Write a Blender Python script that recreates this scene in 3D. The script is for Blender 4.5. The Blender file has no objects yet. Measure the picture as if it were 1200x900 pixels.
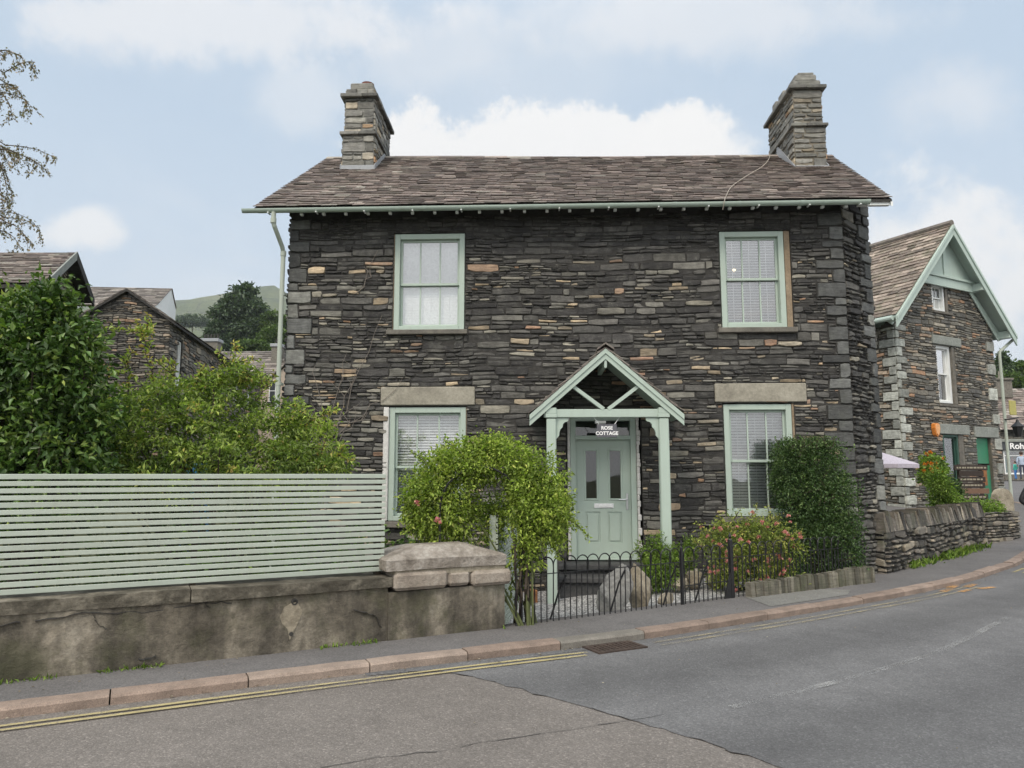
import bpy, math, random
import numpy as np
from mathutils import Vector, Matrix

R = math.radians
SC = bpy.context.scene
COL = SC.collection
rnd = random.Random(7)

# ------------------------------------------------------------------ camera
CAM_H = 1.5                       # eye height above the pavement
F = 850.0                         # focal length in 1200-px image widths
PITCH = math.atan(105 / 850)
CP, SP = math.cos(PITCH), math.sin(PITCH)
cam = bpy.data.cameras.new('camera')
cam.sensor_width = 36
cam.lens = F / 1200 * 36
cam.clip_start = 0.05
cam.clip_end = 6000
cam_o = bpy.data.objects.new('camera', cam)
cam_o.location = (0, 0, CAM_H)
cam_o.rotation_euler = (R(90) + PITCH, 0, 0)
COL.objects.link(cam_o)
SC.camera = cam_o


def at(x, y, Y):
    """a measured picture point of the photograph taken at the distance Y, as a place in the world"""
    a, b = (x - 600) / F, (450 - y) / F
    ry, rz = CP - SP * b, SP + CP * b
    return Vector((a * Y / ry, Y, CAM_H + rz * Y / ry))


def rise(x, y):
    """the street climbs gently beyond the cottage"""
    def ss(a, b, t):
        t = min(1, max(0, (t - a) / (b - a)))
        return t * t * (3 - 2 * t)
    return .65 * ss(15.6, 20.5, y) + .43 * ss(20.5, 45, y)


# ------------------------------------------------------------------ objects
OFF = {}


def thing(name, label, cat, loc=(0, 0, 0), group=None):
    o = bpy.data.objects.new(name, None)
    o.empty_display_size = .2
    o.location = loc
    COL.objects.link(o)
    OFF[o.name] = Vector(loc)
    return tag(o, label, cat, group)


def tag(o, label=None, cat=None, group=None, kind=None):
    if label: o['label'] = label
    if cat: o['category'] = cat
    if group: o['group'] = group
    if kind: o['kind'] = kind
    return o


class MB:
    def __init__(s):
        s.v, s.f, s.c, s.m = [], [], [], []
        s.cur = (0.5, 0.5, 0.5)
        s.mi = 0

    def face(s, pts):
        n = len(s.v)
        s.v.extend([tuple(p) for p in pts])
        s.f.append(tuple(range(n, n + len(pts))))
        s.c.append(s.cur); s.m.append(s.mi)

    def raw(s, vs, fs):
        n = len(s.v)
        s.v.extend([tuple(p) for p in vs])
        for f in fs:
            s.f.append(tuple(i + n for i in f))
            s.c.append(s.cur); s.m.append(s.mi)

    def hexa(s, p):
        """8 points: bottom ring 0-3, top ring 4-7"""
        s.raw(p, [(3, 2, 1, 0), (4, 5, 6, 7), (0, 1, 5, 4), (1, 2, 6, 5), (2, 3, 7, 6), (3, 0, 4, 7)])

    def box(s, fr, u0, u1, v0, v1, w0, w1, b=0):
        P = fr.p
        if b <= 0:
            s.hexa([P(u0, v0, w1), P(u1, v0, w1), P(u1, v0, w0), P(u0, v0, w0),
                    P(u0, v1, w1), P(u1, v1, w1), P(u1, v1, w0), P(u0, v1, w0)])
            return
        vs, ix = [], {}
        us, vv, ww = (u0, u1), (v0, v1), (w0, w1)
        for i in (0, 1):
            for j in (0, 1):
                for k in (0, 1):
                    su, sv, sw = (1 if i == 0 else -1), (1 if j == 0 else -1), (1 if k == 0 else -1)
                    for ax in range(3):
                        a = [us[i] + su * b, vv[j] + sv * b, ww[k] + sw * b]
                        a[ax] = (us[i], vv[j], ww[k])[ax]
                        ix[(i, j, k, ax)] = len(vs)
                        vs.append(P(*a))
        fs = []
        for i in (0, 1):
            fs.append([ix[(i, 0, 0, 0)], ix[(i, 1, 0, 0)], ix[(i, 1, 1, 0)], ix[(i, 0, 1, 0)]])
            fs.append([ix[(0, i, 0, 1)], ix[(1, i, 0, 1)], ix[(1, i, 1, 1)], ix[(0, i, 1, 1)]])
            fs.append([ix[(0, 0, i, 2)], ix[(1, 0, i, 2)], ix[(1, 1, i, 2)], ix[(0, 1, i, 2)]])
        for i in (0, 1):
            for j in (0, 1):
                fs.append([ix[(i, j, 0, 0)], ix[(i, j, 1, 0)], ix[(i, j, 1, 1)], ix[(i, j, 0, 1)]])
                fs.append([ix[(i, 0, j, 0)], ix[(i, 1, j, 0)], ix[(i, 1, j, 2)], ix[(i, 0, j, 2)]])
                fs.append([ix[(0, i, j, 1)], ix[(1, i, j, 1)], ix[(1, i, j, 2)], ix[(0, i, j, 2)]])
                for k in (0, 1):
                    fs.append([ix[(i, j, k, 0)], ix[(i, j, k, 1)], ix[(i, j, k, 2)]])
        s.raw(vs, fs)

    def bar(s, a, b, wd, ht, up=(0, 0, 1)):
        a, b = Vector(a), Vector(b)
        d = (b - a).normalized()
        sd = d.cross(Vector(up)).normalized()
        u = sd.cross(d)
        h = lambda p: [p - sd * wd / 2 - u * ht / 2, p + sd * wd / 2 - u * ht / 2, p + sd * wd / 2 + u * ht / 2, p - sd * wd / 2 + u * ht / 2]
        s.hexa(h(a) + h(b))

    def tube(s, pts, r, n=8, r1=None, cap=True):
        pts = [Vector(p) for p in pts]
        m = len(pts)
        rings, prev = [], None
        for i, p in enumerate(pts):
            d = (pts[min(i + 1, m - 1)] - pts[max(i - 1, 0)])
            if d.length < 1e-9: d = Vector((0, 0, 1))
            d.normalize()
            if prev is None:
                ref = Vector((0, 0, 1)) if abs(d.z) < .9 else Vector((1, 0, 0))
                a = d.cross(ref).normalized()
            else:
                a = (prev - d * prev.dot(d))
                a = a.normalized() if a.length > 1e-6 else d.orthogonal().normalized()
            prev = a
            b = d.cross(a)
            rr = r if r1 is None else r + (r1 - r) * i / max(1, m - 1)
            rings.append([p + (a * math.cos(t) + b * math.sin(t)) * rr for t in [2 * math.pi * k / n for k in range(n)]])
        vs = [q for rg in rings for q in rg]
        fs = []
        for i in range(m - 1):
            for k in range(n):
                k2 = (k + 1) % n
                fs.append((i * n + k, i * n + k2, (i + 1) * n + k2, (i + 1) * n + k))
        if cap:
            fs.append(tuple(range(n - 1, -1, -1)))
            fs.append(tuple((m - 1) * n + k for k in range(n)))
        s.raw(vs, fs)

    def lathe(s, c, prof, n=16, axis=None):
        c = Vector(c)
        ax = Vector(axis or (0, 0, 1)).normalized()
        a = ax.orthogonal().normalized(); b = ax.cross(a)
        vs, fs = [], []
        for (r, h) in prof:
            for k in range(n):
                t = 2 * math.pi * k / n
                vs.append(c + ax * h + (a * math.cos(t) + b * math.sin(t)) * r)
        for i in range(len(prof) - 1):
            for k in range(n):
                k2 = (k + 1) % n
                fs.append((i * n + k, i * n + k2, (i + 1) * n + k2, (i + 1) * n + k))
        fs.append(tuple(range(n - 1, -1, -1)))
        fs.append(tuple((len(prof) - 1) * n + k for k in range(n)))
        s.raw(vs, fs)

    def prism(s, poly, z0, z1):
        n = len(poly)
        vs = [(p[0], p[1], z0) for p in poly] + [(p[0], p[1], z1) for p in poly]
        fs = [tuple(range(n - 1, -1, -1)), tuple(range(n, 2 * n))]
        for i in range(n):
            j = (i + 1) % n
            fs.append((i, j, n + j, n + i))
        s.raw(vs, fs)

    def extrude(s, pts, vec):
        n = len(pts)
        pts = [Vector(p) for p in pts]
        vec = Vector(vec)
        vs = pts + [p + vec for p in pts]
        fs = [tuple(range(n - 1, -1, -1)), tuple(range(n, 2 * n))]
        for i in range(n):
            j = (i + 1) % n
            fs.append((i, j, n + j, n + i))
        s.raw(vs, fs)

    def build(s, name, mat, parent=None, smooth=False, fix=True):
        me = bpy.data.meshes.new(name)
        off = Vector((0, 0, 0))
        if parent is not None:
            off = OFF.get(parent.name, off)
        V = np.array(s.v, dtype=np.float64).reshape(-1, 3) - np.array(off)
        me.from_pydata(V.tolist(), [], s.f)
        mats = mat if isinstance(mat, (list, tuple)) else [mat]
        for m in mats: me.materials.append(m)
        if len(mats) > 1: me.polygons.foreach_set('material_index', s.m)
        at_ = me.attributes.new('tint', 'FLOAT_COLOR', 'FACE')
        c = np.ones((len(s.f), 4), dtype=np.float32)
        if s.c: c[:, :3] = np.array(s.c, dtype=np.float32)
        at_.data.foreach_set('color', c.ravel())
        if fix:
            import bmesh
            bm = bmesh.new(); bm.from_mesh(me)
            bmesh.ops.recalc_face_normals(bm, faces=bm.faces)
            bm.to_mesh(me); bm.free()
        if smooth: me.polygons.foreach_set('use_smooth', [True] * len(me.polygons))
        me.update()
        o = bpy.data.objects.new(name, me)
        COL.objects.link(o)
        if parent is not None: o.parent = parent
        OFF[o.name] = off
        return o


class Fr:
    """upright working plane: u along, v up, w towards the viewer's side"""
    def __init__(s, A, U, N=None):
        s.A = Vector(A); s.U = Vector(U).normalized()
        s.N = Vector(N).normalized() if N is not None else Vector((s.U.y, -s.U.x, 0))

    def p(s, u, v, w=0):
        return s.A + s.U * u + s.N * w + Vector((0, 0, v))


def fr_az(A, deg):
    return Fr(A, (math.cos(R(deg)), math.sin(R(deg)), 0))


W0 = Fr((0, 0, 0), (1, 0, 0))       # plain world frame: u=X, v=Z, w=-Y


# ------------------------------------------------------------------ materials
def new_mat(name):
    m = bpy.data.materials.new(name)
    m.use_nodes = True
    nt = m.node_tree
    b = nt.nodes['Principled BSDF']
    return m, nt, b


class Nd:
    def __init__(s, nt):
        s.nt = nt
        s.pos = nt.nodes.new('ShaderNodeNewGeometry').outputs['Position']

    def map(s, scale=(1, 1, 1), rot=(0, 0, 0)):
        n = s.nt.nodes.new('ShaderNodeMapping')
        n.inputs['Scale'].default_value = scale
        n.inputs['Rotation'].default_value = rot
        s.nt.links.new(s.pos, n.inputs['Vector'])
        return n.outputs[0]

    def noise(s, scale, detail=4, rough=.55, vec=None, dist=0):
        n = s.nt.nodes.new('ShaderNodeTexNoise')
        n.inputs['Scale'].default_value = scale
        n.inputs['Detail'].default_value = detail
        n.inputs['Roughness'].default_value = rough
        n.inputs['Distortion'].default_value = dist
        s.nt.links.new(vec if vec is not None else s.pos, n.inputs['Vector'])
        return n.outputs['Fac']

    def vor(s, scale, feat='F1', out='Distance', vec=None):
        n = s.nt.nodes.new('ShaderNodeTexVoronoi')
        n.feature = feat
        n.inputs['Scale'].default_value = scale
        s.nt.links.new(vec if vec is not None else s.pos, n.inputs['Vector'])
        return n.outputs[out]

    def attr(s, name='tint'):
        n = s.nt.nodes.new('ShaderNodeAttribute')
        n.attribute_name = name
        sp = s.nt.nodes.new('ShaderNodeSeparateColor')
        s.nt.links.new(n.outputs['Color'], sp.inputs[0])
        return sp.outputs

    def ramp(s, fac, stops, interp='LINEAR'):
        n = s.nt.nodes.new('ShaderNodeValToRGB')
        n.color_ramp.interpolation = interp
        el = n.color_ramp.elements
        while len(el) < len(stops): el.new(.5)
        for e, (p, c) in zip(el, stops):
            e.position = p
            if not hasattr(c, '__len__'): c = (c, c, c)
            e.color = (*c, 1)
        s.nt.links.new(fac, n.inputs[0])
        return n.outputs[0]

    def mix(s, fac, a, b, blend='MIX'):
        n = s.nt.nodes.new('ShaderNodeMix')
        n.data_type = 'RGBA'; n.blend_type = blend
        n.clamp_factor = True
        for v, i in ((fac, 0), (a, 6), (b, 7)):
            if isinstance(v, bpy.types.NodeSocket): s.nt.links.new(v, n.inputs[i])
            elif i == 0: n.inputs[0].default_value = v
            else: n.inputs[i].default_value = (*(v if hasattr(v, '__len__') else (v, v, v)), 1)
        return n.outputs[2]

    def math(s, op, a, b=0, c=0, clamp=False):
        n = s.nt.nodes.new('ShaderNodeMath')
        n.operation = op; n.use_clamp = clamp
        for i, v in enumerate((a, b, c)):
            if isinstance(v, bpy.types.NodeSocket): s.nt.links.new(v, n.inputs[i])
            else: n.inputs[i].default_value = v
        return n.outputs[0]

    def bump(s, h, strength=.4, dist=.02, normal=None):
        n = s.nt.nodes.new('ShaderNodeBump')
        n.inputs['Strength'].default_value = strength
        n.inputs['Distance'].default_value = dist
        s.nt.links.new(h, n.inputs['Height'])
        if normal is not None: s.nt.links.new(normal, n.inputs['Normal'])
        return n.outputs[0]

    def link(s, a, b): s.nt.links.new(a, b)


def paint(name, col, rough=.5, dirt=.25, grime=(.25, .25, .2), spec=.4):
    m, nt, b = new_mat(name); n = Nd(nt)
    big = n.noise(1.3, 5, .6)
    fine = n.noise(14, 6, .7)
    f = n.math('MULTIPLY', n.ramp(big, [(.42, 0), (.75, 1)]), n.ramp(fine, [(.35, .2), (.7, 1)]))
    c = n.mix(n.math('MULTIPLY', f, dirt), col, grime)
    streak = n.noise(1, 4, .6, n.map((16, 16, .9)))
    c = n.mix(n.ramp(streak, [(.45, 0), (.8, dirt * .6)]), c, grime)
    c = n.mix(1, c, n.ramp(n.attr()[1], [(0, .94), (1, 1.06)]), 'MULTIPLY')
    n.link(c, b.inputs['Base Color'])
    b.inputs['Roughness'].default_value = rough
    b.inputs['Specular IOR Level'].default_value = spec
    n.link(n.bump(n.noise(40, 4, .6), .08, .01), b.inputs['Normal'])
    return m


def stone_mat(name, stops, lichen=.25, lich_col=(.22, .23, .19), gain=1.0, moss=0.0):
    m, nt, b = new_mat(name); n = Nd(nt)
    a = n.attr()
    base = n.ramp(a[0], stops)
    lay = n.noise(1, 5, .65, n.map((5, 5, 45)))
    mott = n.noise(9, 6, .65)
    base = n.mix(1, base, n.ramp(lay, [(.25, .62), (.75, 1.35)]), 'MULTIPLY')
    base = n.mix(1, base, n.ramp(mott, [(.25, .6), (.75, 1.45)]), 'MULTIPLY')
    wear = n.math('MULTIPLY', n.ramp(n.noise(4.2, 6, .72), [(.5, 0), (.62, 1)]), .3)
    base = n.mix(wear, base, n.mix(1, lich_col, .62, 'MULTIPLY'))
    base = n.mix(1, base, n.ramp(a[1], [(0, .62 * gain), (1, 1.4 * gain)]), 'MULTIPLY')
    sp = n.noise(26, 5, .7)
    patch = n.noise(1.1, 4, .6)
    lf = n.math('MULTIPLY', n.ramp(sp, [(.56, 0), (.68, 1)]), n.ramp(patch, [(.4, 0), (.7, lichen)]))
    base = n.mix(lf, base, lich_col)
    if moss:
        mf = n.math('MULTIPLY', n.ramp(n.noise(3, 5, .7), [(.5, 0), (.68, 1)]), moss)
        base = n.mix(mf, base, (.06, .075, .025))
    n.link(base, b.inputs['Base Color'])
    b.inputs['Roughness'].default_value = .72
    b.inputs['Specular IOR Level'].default_value = .35
    h = n.math('ADD', n.math('MULTIPLY', lay, .7), n.noise(35, 6, .7))
    n.link(n.bump(h, .55, .018), b.inputs['Normal'])
    return m


def rough_mat(name, cols, scale=6, rough=.9, bump=.4, bscale=30, dist=.02, spec=.25, stretch=(1, 1, 1)):
    """cols: ramp stops over a noise"""
    m, nt, b = new_mat(name); n = Nd(nt)
    v = n.map(stretch)
    f = n.noise(scale, 7, .65, v)
    c = n.ramp(f, cols)
    c = n.mix(1, c, n.ramp(n.noise(scale * 7, 4, .7, v), [(.25, .75), (.75, 1.25)]), 'MULTIPLY')
    n.link(c, b.inputs['Base Color'])
    b.inputs['Roughness'].default_value = rough
    b.inputs['Specular IOR Level'].default_value = spec
    if bump: n.link(n.bump(n.noise(bscale, 6, .7), bump, dist), b.inputs['Normal'])
    return m


def leaf_mat(name, stops, trans=.3, rough=.45):
    m, nt, b = new_mat(name); n = Nd(nt)
    a = n.attr()
    c = n.ramp(a[0], stops)
    c = n.mix(1, c, n.ramp(a[1], [(0, .6), (1, 1.45)]), 'MULTIPLY')
    n.link(c, b.inputs['Base Color'])
    b.inputs['Roughness'].default_value = rough
    b.inputs['Specular IOR Level'].default_value = .35
    t = nt.nodes.new('ShaderNodeBsdfTranslucent')
    n.link(n.mix(1, c, (1.0, 1.25, .5), 'MULTIPLY'), t.inputs[0])
    mx = nt.nodes.new('ShaderNodeMixShader')
    mx.inputs[0].default_value = trans
    n.link(b.outputs[0], mx.inputs[1]); n.link(t.outputs[0], mx.inputs[2])
    n.link(mx.outputs[0], nt.nodes['Material Output'].inputs[0])
    return m


def glass_mat(name, tint=(.92, .95, .95), refl=.27):
    m, nt, b = new_mat(name); n = Nd(nt)
    nt.nodes.remove(b)
    tr = nt.nodes.new('ShaderNodeBsdfTransparent'); tr.inputs[0].default_value = (*tint, 1)
    gl = nt.nodes.new('ShaderNodeBsdfGlossy'); gl.inputs['Roughness'].default_value = .02
    n.link(n.bump(n.noise(1.7, 2, .5), .05, .05), gl.inputs['Normal'])
    fz = nt.nodes.new('ShaderNodeFresnel'); fz.inputs[0].default_value = 1.5
    mx = nt.nodes.new('ShaderNodeMixShader')
    n.link(n.math('MULTIPLY_ADD', fz.outputs[0], 1.3, refl, True), mx.inputs[0])
    n.link(tr.outputs[0], mx.inputs[1]); n.link(gl.outputs[0], mx.inputs[2])
    n.link(mx.outputs[0], nt.nodes['Material Output'].inputs[0])
    return m


def plain(name, col, rough=.6, metal=0, spec=.4):
    m, nt, b = new_mat(name); n = Nd(nt)
    c = n.mix(1, col, n.ramp(n.noise(22, 5, .7), [(.25, .8), (.75, 1.2)]), 'MULTIPLY')
    n.link(c, b.inputs['Base Color'])
    b.inputs['Roughness'].default_value = rough
    b.inputs['Metallic'].default_value = metal
    b.inputs['Specular IOR Level'].default_value = spec
    return m


MINT = (.41, .495, .43)
M = {}
M['mint'] = paint('mint_paint', MINT, .45, .22)
M['fence'] = paint('pale_mint_fence_paint', (.405, .455, .39), .6, .35, (.28, .28, .21))
M['mint_pale'] = paint('pale_green_barge_paint', (.45, .545, .49), .55, .25)
M['white'] = paint('white_paint', (.74, .76, .74), .45, .15)
M['slate_wall'] = stone_mat('dark_slate_rubble', [
    (0, (0.029, 0.028, 0.027)), (.28, (0.043, 0.041, 0.039)), (.55, (0.065, 0.063, 0.058)), (.7, (0.099, 0.095, 0.086)),
    (.82, (0.151, 0.146, 0.125)), (.885, (0.246, 0.230, 0.185)), (.93, (0.302, 0.241, 0.162)), (.968, (0.432, 0.341, 0.225)), (.985, (0.227, 0.142, 0.100)), (1, (0.356, 0.226, 0.135))], .45, (0.291, 0.286, 0.246), 1.0)
M['quoin'] = stone_mat('quoin_stone', [(0, (0.046, 0.047, 0.047)), (.4, (0.117, 0.120, 0.114)), (.7, (0.208, 0.208, 0.182)), (.9, (0.286, 0.260, 0.208)), (1, (0.260, 0.156, 0.104))], .4)
M['chim'] = stone_mat('chimney_stone', [(0, (0.102, 0.102, 0.093)), (.4, (0.187, 0.183, 0.166)), (.8, (0.281, 0.272, 0.238)), (.95, (0.306, 0.246, 0.162)), (1, (0.340, 0.204, 0.111))], .6, (0.306, 0.306, 0.246))
M['brown_wall'] = stone_mat('brown_grey_rubble', [(0, (0.052, 0.051, 0.047)), (.35, (0.111, 0.104, 0.091)), (.7, (0.195, 0.176, 0.143)), (.9, (0.286, 0.247, 0.189)), (1, (0.312, 0.195, 0.117))], .4, (0.338, 0.338, 0.273))
M['r_wall'] = stone_mat('grey_brown_rubble', [(0, (0.062, 0.061, 0.057)), (.35, (0.125, 0.121, 0.110)), (.7, (0.206, 0.194, 0.163)), (.88, (0.300, 0.263, 0.206)), (1, (0.375, 0.225, 0.138))], .4, (0.350, 0.350, 0.288))
M['r_quoin'] = stone_mat('pale_quoins', [(0, (0.300, 0.312, 0.281)), (1, (0.450, 0.463, 0.413))], .3)
M['dry_wall'] = stone_mat('dry_stone_wall', [(0, (0.052, 0.049, 0.044)), (.4, (0.111, 0.100, 0.086)), (.8, (0.195, 0.172, 0.143)), (1, (0.286, 0.247, 0.182))], .5, (0.312, 0.312, 0.234), 1.0, .35)
M['core'] = rough_mat('dark_mortar', [(.3, (.03, .029, .027)), (.7, (.065, .062, .056))], 8)
M['r_core'] = rough_mat('grey_mortar', [(.3, (0.078, 0.071, 0.057)), (.7, (0.143, 0.131, 0.103))], 8)
M['roof'] = stone_mat('purple_brown_roof_slates', [(0, (0.099, 0.078, 0.069)), (.4, (0.164, 0.130, 0.114)), (.75, (0.221, 0.180, 0.157)), (1, (0.301, 0.280, 0.240))], .55, (0.310, 0.310, 0.245), 1.0, .2)
M['roof_grey'] = stone_mat('grey_brown_roof_slates', [(0, (0.108, 0.090, 0.081)), (.5, (0.169, 0.146, 0.130)), (1, (0.250, 0.223, 0.196))], .6, (0.324, 0.324, 0.243), 1.0, .3)
M['roof_moss'] = stone_mat('mossy_roof_slates', [(0, (0.130, 0.101, 0.083)), (.5, (0.215, 0.172, 0.140)), (1, (0.299, 0.247, 0.202))], .8, (0.390, 0.377, 0.260), 1.0, .5)
M['lintel'] = rough_mat('sandstone_lintel', [(.25, (.20, .185, .15)), (.55, (.31, .29, .235)), (.8, (.38, .355, .295))], 3.5, .85, .25, 60, .006)
M['lintel_grey'] = rough_mat('grey_lintel', [(.25, (.2, .215, .195)), (.75, (.3, .315, .285))], 3, .85, .2, 60, .006)
M['sill'] = rough_mat('slate_sill', [(.3, (.09, .085, .075)), (.7, (.2, .185, .155))], 5, .8, .3, 50, .006)
M['lead'] = plain('lead_flashing', (.3, .315, .33), .55)
M['tan_mortar'] = rough_mat('tan_reveal_mortar', [(.3, (.2, .15, .1)), (.7, (.33, .26, .18))], 7, .9, .4, 50, .01)
M['white_mortar'] = rough_mat('white_mortar', [(.3, (.5, .49, .46)), (.7, (.68, .67, .64))], 9, .9, .4, 50, .01)
M['glass'] = glass_mat('window_glass')
M['glass_dark'] = glass_mat('door_glass', (.55, .6, .6), .1)
M['blind'] = plain('white_blind', (.82, .82, .81), .5)
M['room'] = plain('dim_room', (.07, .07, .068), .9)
M['chrome'] = plain('brushed_steel', (.62, .63, .63), .28, 1)
M['letter'] = plain('white_letter_plate', (.8, .8, .8), .3)
M['iron'] = plain('black_iron', (.012, .012, .013), .45, 0, .5)
M['signslate'] = plain('dark_sign_slate', (.10, .10, .112), .6)
M['signtext'] = plain('white_lettering', (.85, .85, .83), .6)
M['pot'] = plain('red_clay_pot', (.16, .06, .045), .8)
M['cable'] = plain('pale_cable', (.32, .28, .23), .7)
M['twig'] = plain('dry_vine', (.19, .165, .14), .9)
M['bark'] = rough_mat('bark', [(.3, (.04, .032, .024)), (.7, (.11, .09, .068))], 12, .95, .7, 30, .02, .2, (1, 1, .25))
M['greenstem'] = plain('green_stem', (.085, .1, .035), .7)
M['wood'] = rough_mat('orange_wood', [(.3, (.2, .085, .035)), (.7, (.32, .15, .065))], 9, .7, .3, 40, .01)
M['dk_step'] = rough_mat('dark_slate_step', [(.3, (.035, .036, .038)), (.7, (.085, .085, .083))], 6, .75, .35, 40, .01)
M['rock'] = rough_mat('grey_rock', [(.3, (0.120, 0.120, 0.118)), (.5, (0.240, 0.240, 0.228)), (.75, (0.384, 0.372, 0.336))], 4, .9, .6, 18, .04)
M['rock_tan'] = rough_mat('tan_rock', [(.3, (0.156, 0.132, 0.096)), (.5, (0.300, 0.264, 0.198)), (.75, (0.432, 0.384, 0.300))], 4, .9, .6, 18, .04)
M['slab'] = stone_mat('upright_slate_edging', [(0, (0.072, 0.068, 0.051)), (.5, (0.119, 0.111, 0.085)), (1, (0.170, 0.157, 0.123))], .6, (0.136, 0.145, 0.085), 1.0, .3)
M['cap'] = rough_mat('weathered_cap_stone', [(.3, (.13, .11, .09)), (.46, (.25, .22, .185)), (.6, (.38, .345, .3)), (.72, (.5, .47, .42))], 4.5, .92, .9, 24, .035)


def render_mat():
    m, nt, b = new_mat('stained_cement_render'); n = Nd(nt)
    big = n.noise(1.6, 6, .62)
    c = n.ramp(big, [(.32, (.07, .06, .044)), (.46, (.14, .122, .093)), (.56, (.225, .198, .152)), (.7, (.36, .325, .262))])
    v = n.noise(1, 5, .65, n.map((3.2, 3.2, .7)))
    c = n.mix(1, c, n.ramp(v, [(.36, .5), (.6, 1.25)]), 'MULTIPLY')
    c = n.mix(1, c, n.ramp(n.noise(16, 7, .75), [(.3, .55), (.7, 1.35)]), 'MULTIPLY')
    g = n.math('MULTIPLY', n.ramp(n.noise(2.6, 5, .7), [(.5, 0), (.66, 1)]), .45)
    c = n.mix(g, c, (.075, .078, .035))
    n.link(c, b.inputs['Base Color'])
    b.inputs['Roughness'].default_value = .93
    h = n.math('ADD', n.noise(55, 6, .75), n.math('MULTIPLY', n.noise(6, 5, .6), 2.2))
    n.link(n.bump(h, .65, .02), b.inputs['Normal'])
    return m


M['render'] = render_mat()
M['coping'] = rough_mat('mossy_coping', [(.3, (.05, .045, .034)), (.5, (.1, .09, .07)), (.62, (.19, .172, .135)), (.75, (.27, .245, .2))], 4.2, .93, .7, 22, .03)
M['coping_pale'] = rough_mat('pale_coping_blocks', [(.25, (.16, .13, .105)), (.5, (.29, .25, .205)), (.75, (.42, .375, .32))], 4, .92, .7, 22, .03)


def asphalt(name, c0, c1, spk, track=False, dark=.6):
    m, nt, b = new_mat(name); n = Nd(nt)
    big = n.noise(.55, 6, .62)
    c = n.ramp(big, [(.3, c0), (.7, c1)])
    st = n.noise(2.6, 7, .75)
    c = n.mix(1, c, n.ramp(st, [(.3, .86), (.7, 1.14)]), 'MULTIPLY')
    agg = n.vor(95)
    agc = n.vor(95, 'F1', 'Color')
    sp = nt.nodes.new('ShaderNodeSeparateColor'); n.link(agc, sp.inputs[0])
    c = n.mix(1, c, n.ramp(sp.outputs[0], [(0, .74), (.85, 1.05), (1, 1 + (spk - 1) * .5)]), 'MULTIPLY')
    fine = n.noise(320, 3, .7)
    c = n.mix(1, c, n.ramp(fine, [(.3, .75), (.7, 1.25)]), 'MULTIPLY')
    spots = n.math('MULTIPLY', n.ramp(n.vor(7.5), [(.035, 1), (.05, 0)]), n.ramp(n.noise(3.1, 2), [(.52, 0), (.56, .55)]))
    c = n.mix(spots, c, (.35, .34, .32))
    c = n.mix(1, c, n.ramp(n.noise(1.7, 3, .5), [(.62, 1), (.76, .88)]), 'MULTIPLY')
    if track:
        a = n.attr('road')
        o = n.math('ADD', a[0], n.math('MULTIPLY', n.math('SUBTRACT', n.noise(1.2, 4), .5), .05))
        c = n.mix(1, c, n.ramp(o, [(0, 1.05), (.05, 1.24), (.085, 1.0), (.14, .9), (.2, 1.22), (.25, 1.2), (.31, .9), (.45, 1.05), (.6, .95), (1, 1)]), 'MULTIPLY')
    n.link(c, b.inputs['Base Color'])
    b.inputs['Roughness'].default_value = .85
    b.inputs['Specular IOR Level'].default_value = .3
    h = n.math('ADD', n.math('MULTIPLY', agg, -1), n.math('MULTIPLY', fine, .5))
    n.link(n.bump(h, .5, .008), b.inputs['Normal'])
    return m


M['road'] = asphalt('old_brown_asphalt', (.155, .139, .124), (.193, .174, .156), 1.9)
M['road_new'] = asphalt('grey_asphalt', (.113, .112, .112), (.135, .134, .133), 1.7, True)
M['pave'] = asphalt('pavement_asphalt', (.125, .12, .117), (.165, .158, .153), 1.5)
M['pave_patch'] = asphalt('pale_concrete_patch', (.17, .17, .155), (.21, .207, .19), 1.3)
M['seam'] = rough_mat('bitumen_seam', [(.3, (.05, .047, .044)), (.7, (.10, .094, .088))], 9, .9, .5)


def kerb_mat():
    m, nt, b = new_mat('pink_granite_kerb'); n = Nd(nt)
    a = n.attr()
    c = n.ramp(a[0], [(0, (.2, .15, .118)), (.55, (.265, .2, .158)), (.8, (.29, .23, .185)), (.9, (.17, .158, .135)), (1, (.18, .165, .14))])
    c = n.mix(1, c, n.ramp(n.noise(4, 6, .7), [(.25, .62), (.75, 1.3)]), 'MULTIPLY')
    c = n.mix(1, c, n.ramp(n.noise(130, 3, .7), [(.3, .7), (.7, 1.35)]), 'MULTIPLY')
    n.link(c, b.inputs['Base Color'])
    b.inputs['Roughness'].default_value = .85
    n.link(n.bump(n.math('ADD', n.noise(50, 6, .75), n.noise(9, 4)), .6, .012), b.inputs['Normal'])
    return m


M['kerb'] = kerb_mat()


def worn_paint(name, col, lo, hi, op=.9):
    m, nt, b = new_mat(name); n = Nd(nt)
    n.link(n.mix(1, col, n.ramp(n.noise(7, 5), [(.3, .75), (.7, 1.15)]), 'MULTIPLY'), b.inputs['Base Color'])
    b.inputs['Roughness'].default_value = .75
    f = n.ramp(n.math('ADD', n.math('MULTIPLY', n.noise(60, 5, .75), .6), n.math('MULTIPLY', n.noise(2.2, 3), .4)), [(lo, 0), (hi, op)])
    n.link(f, b.inputs['Alpha'])
    return m


M['yellow'] = worn_paint('yellow_road_paint', (.43, .36, .17), .38, .5, .85)
M['yellow_faded'] = worn_paint('faded_yellow_road_paint', (.36, .31, .19), .42, .58, .7)
M['white_line'] = worn_paint('worn_white_road_paint', (.4, .4, .385), .47, .62, .6)
M['spray'] = worn_paint('orange_survey_spray', (.55, .3, .1), .42, .58, .85)
M['gravel'] = None


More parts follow.
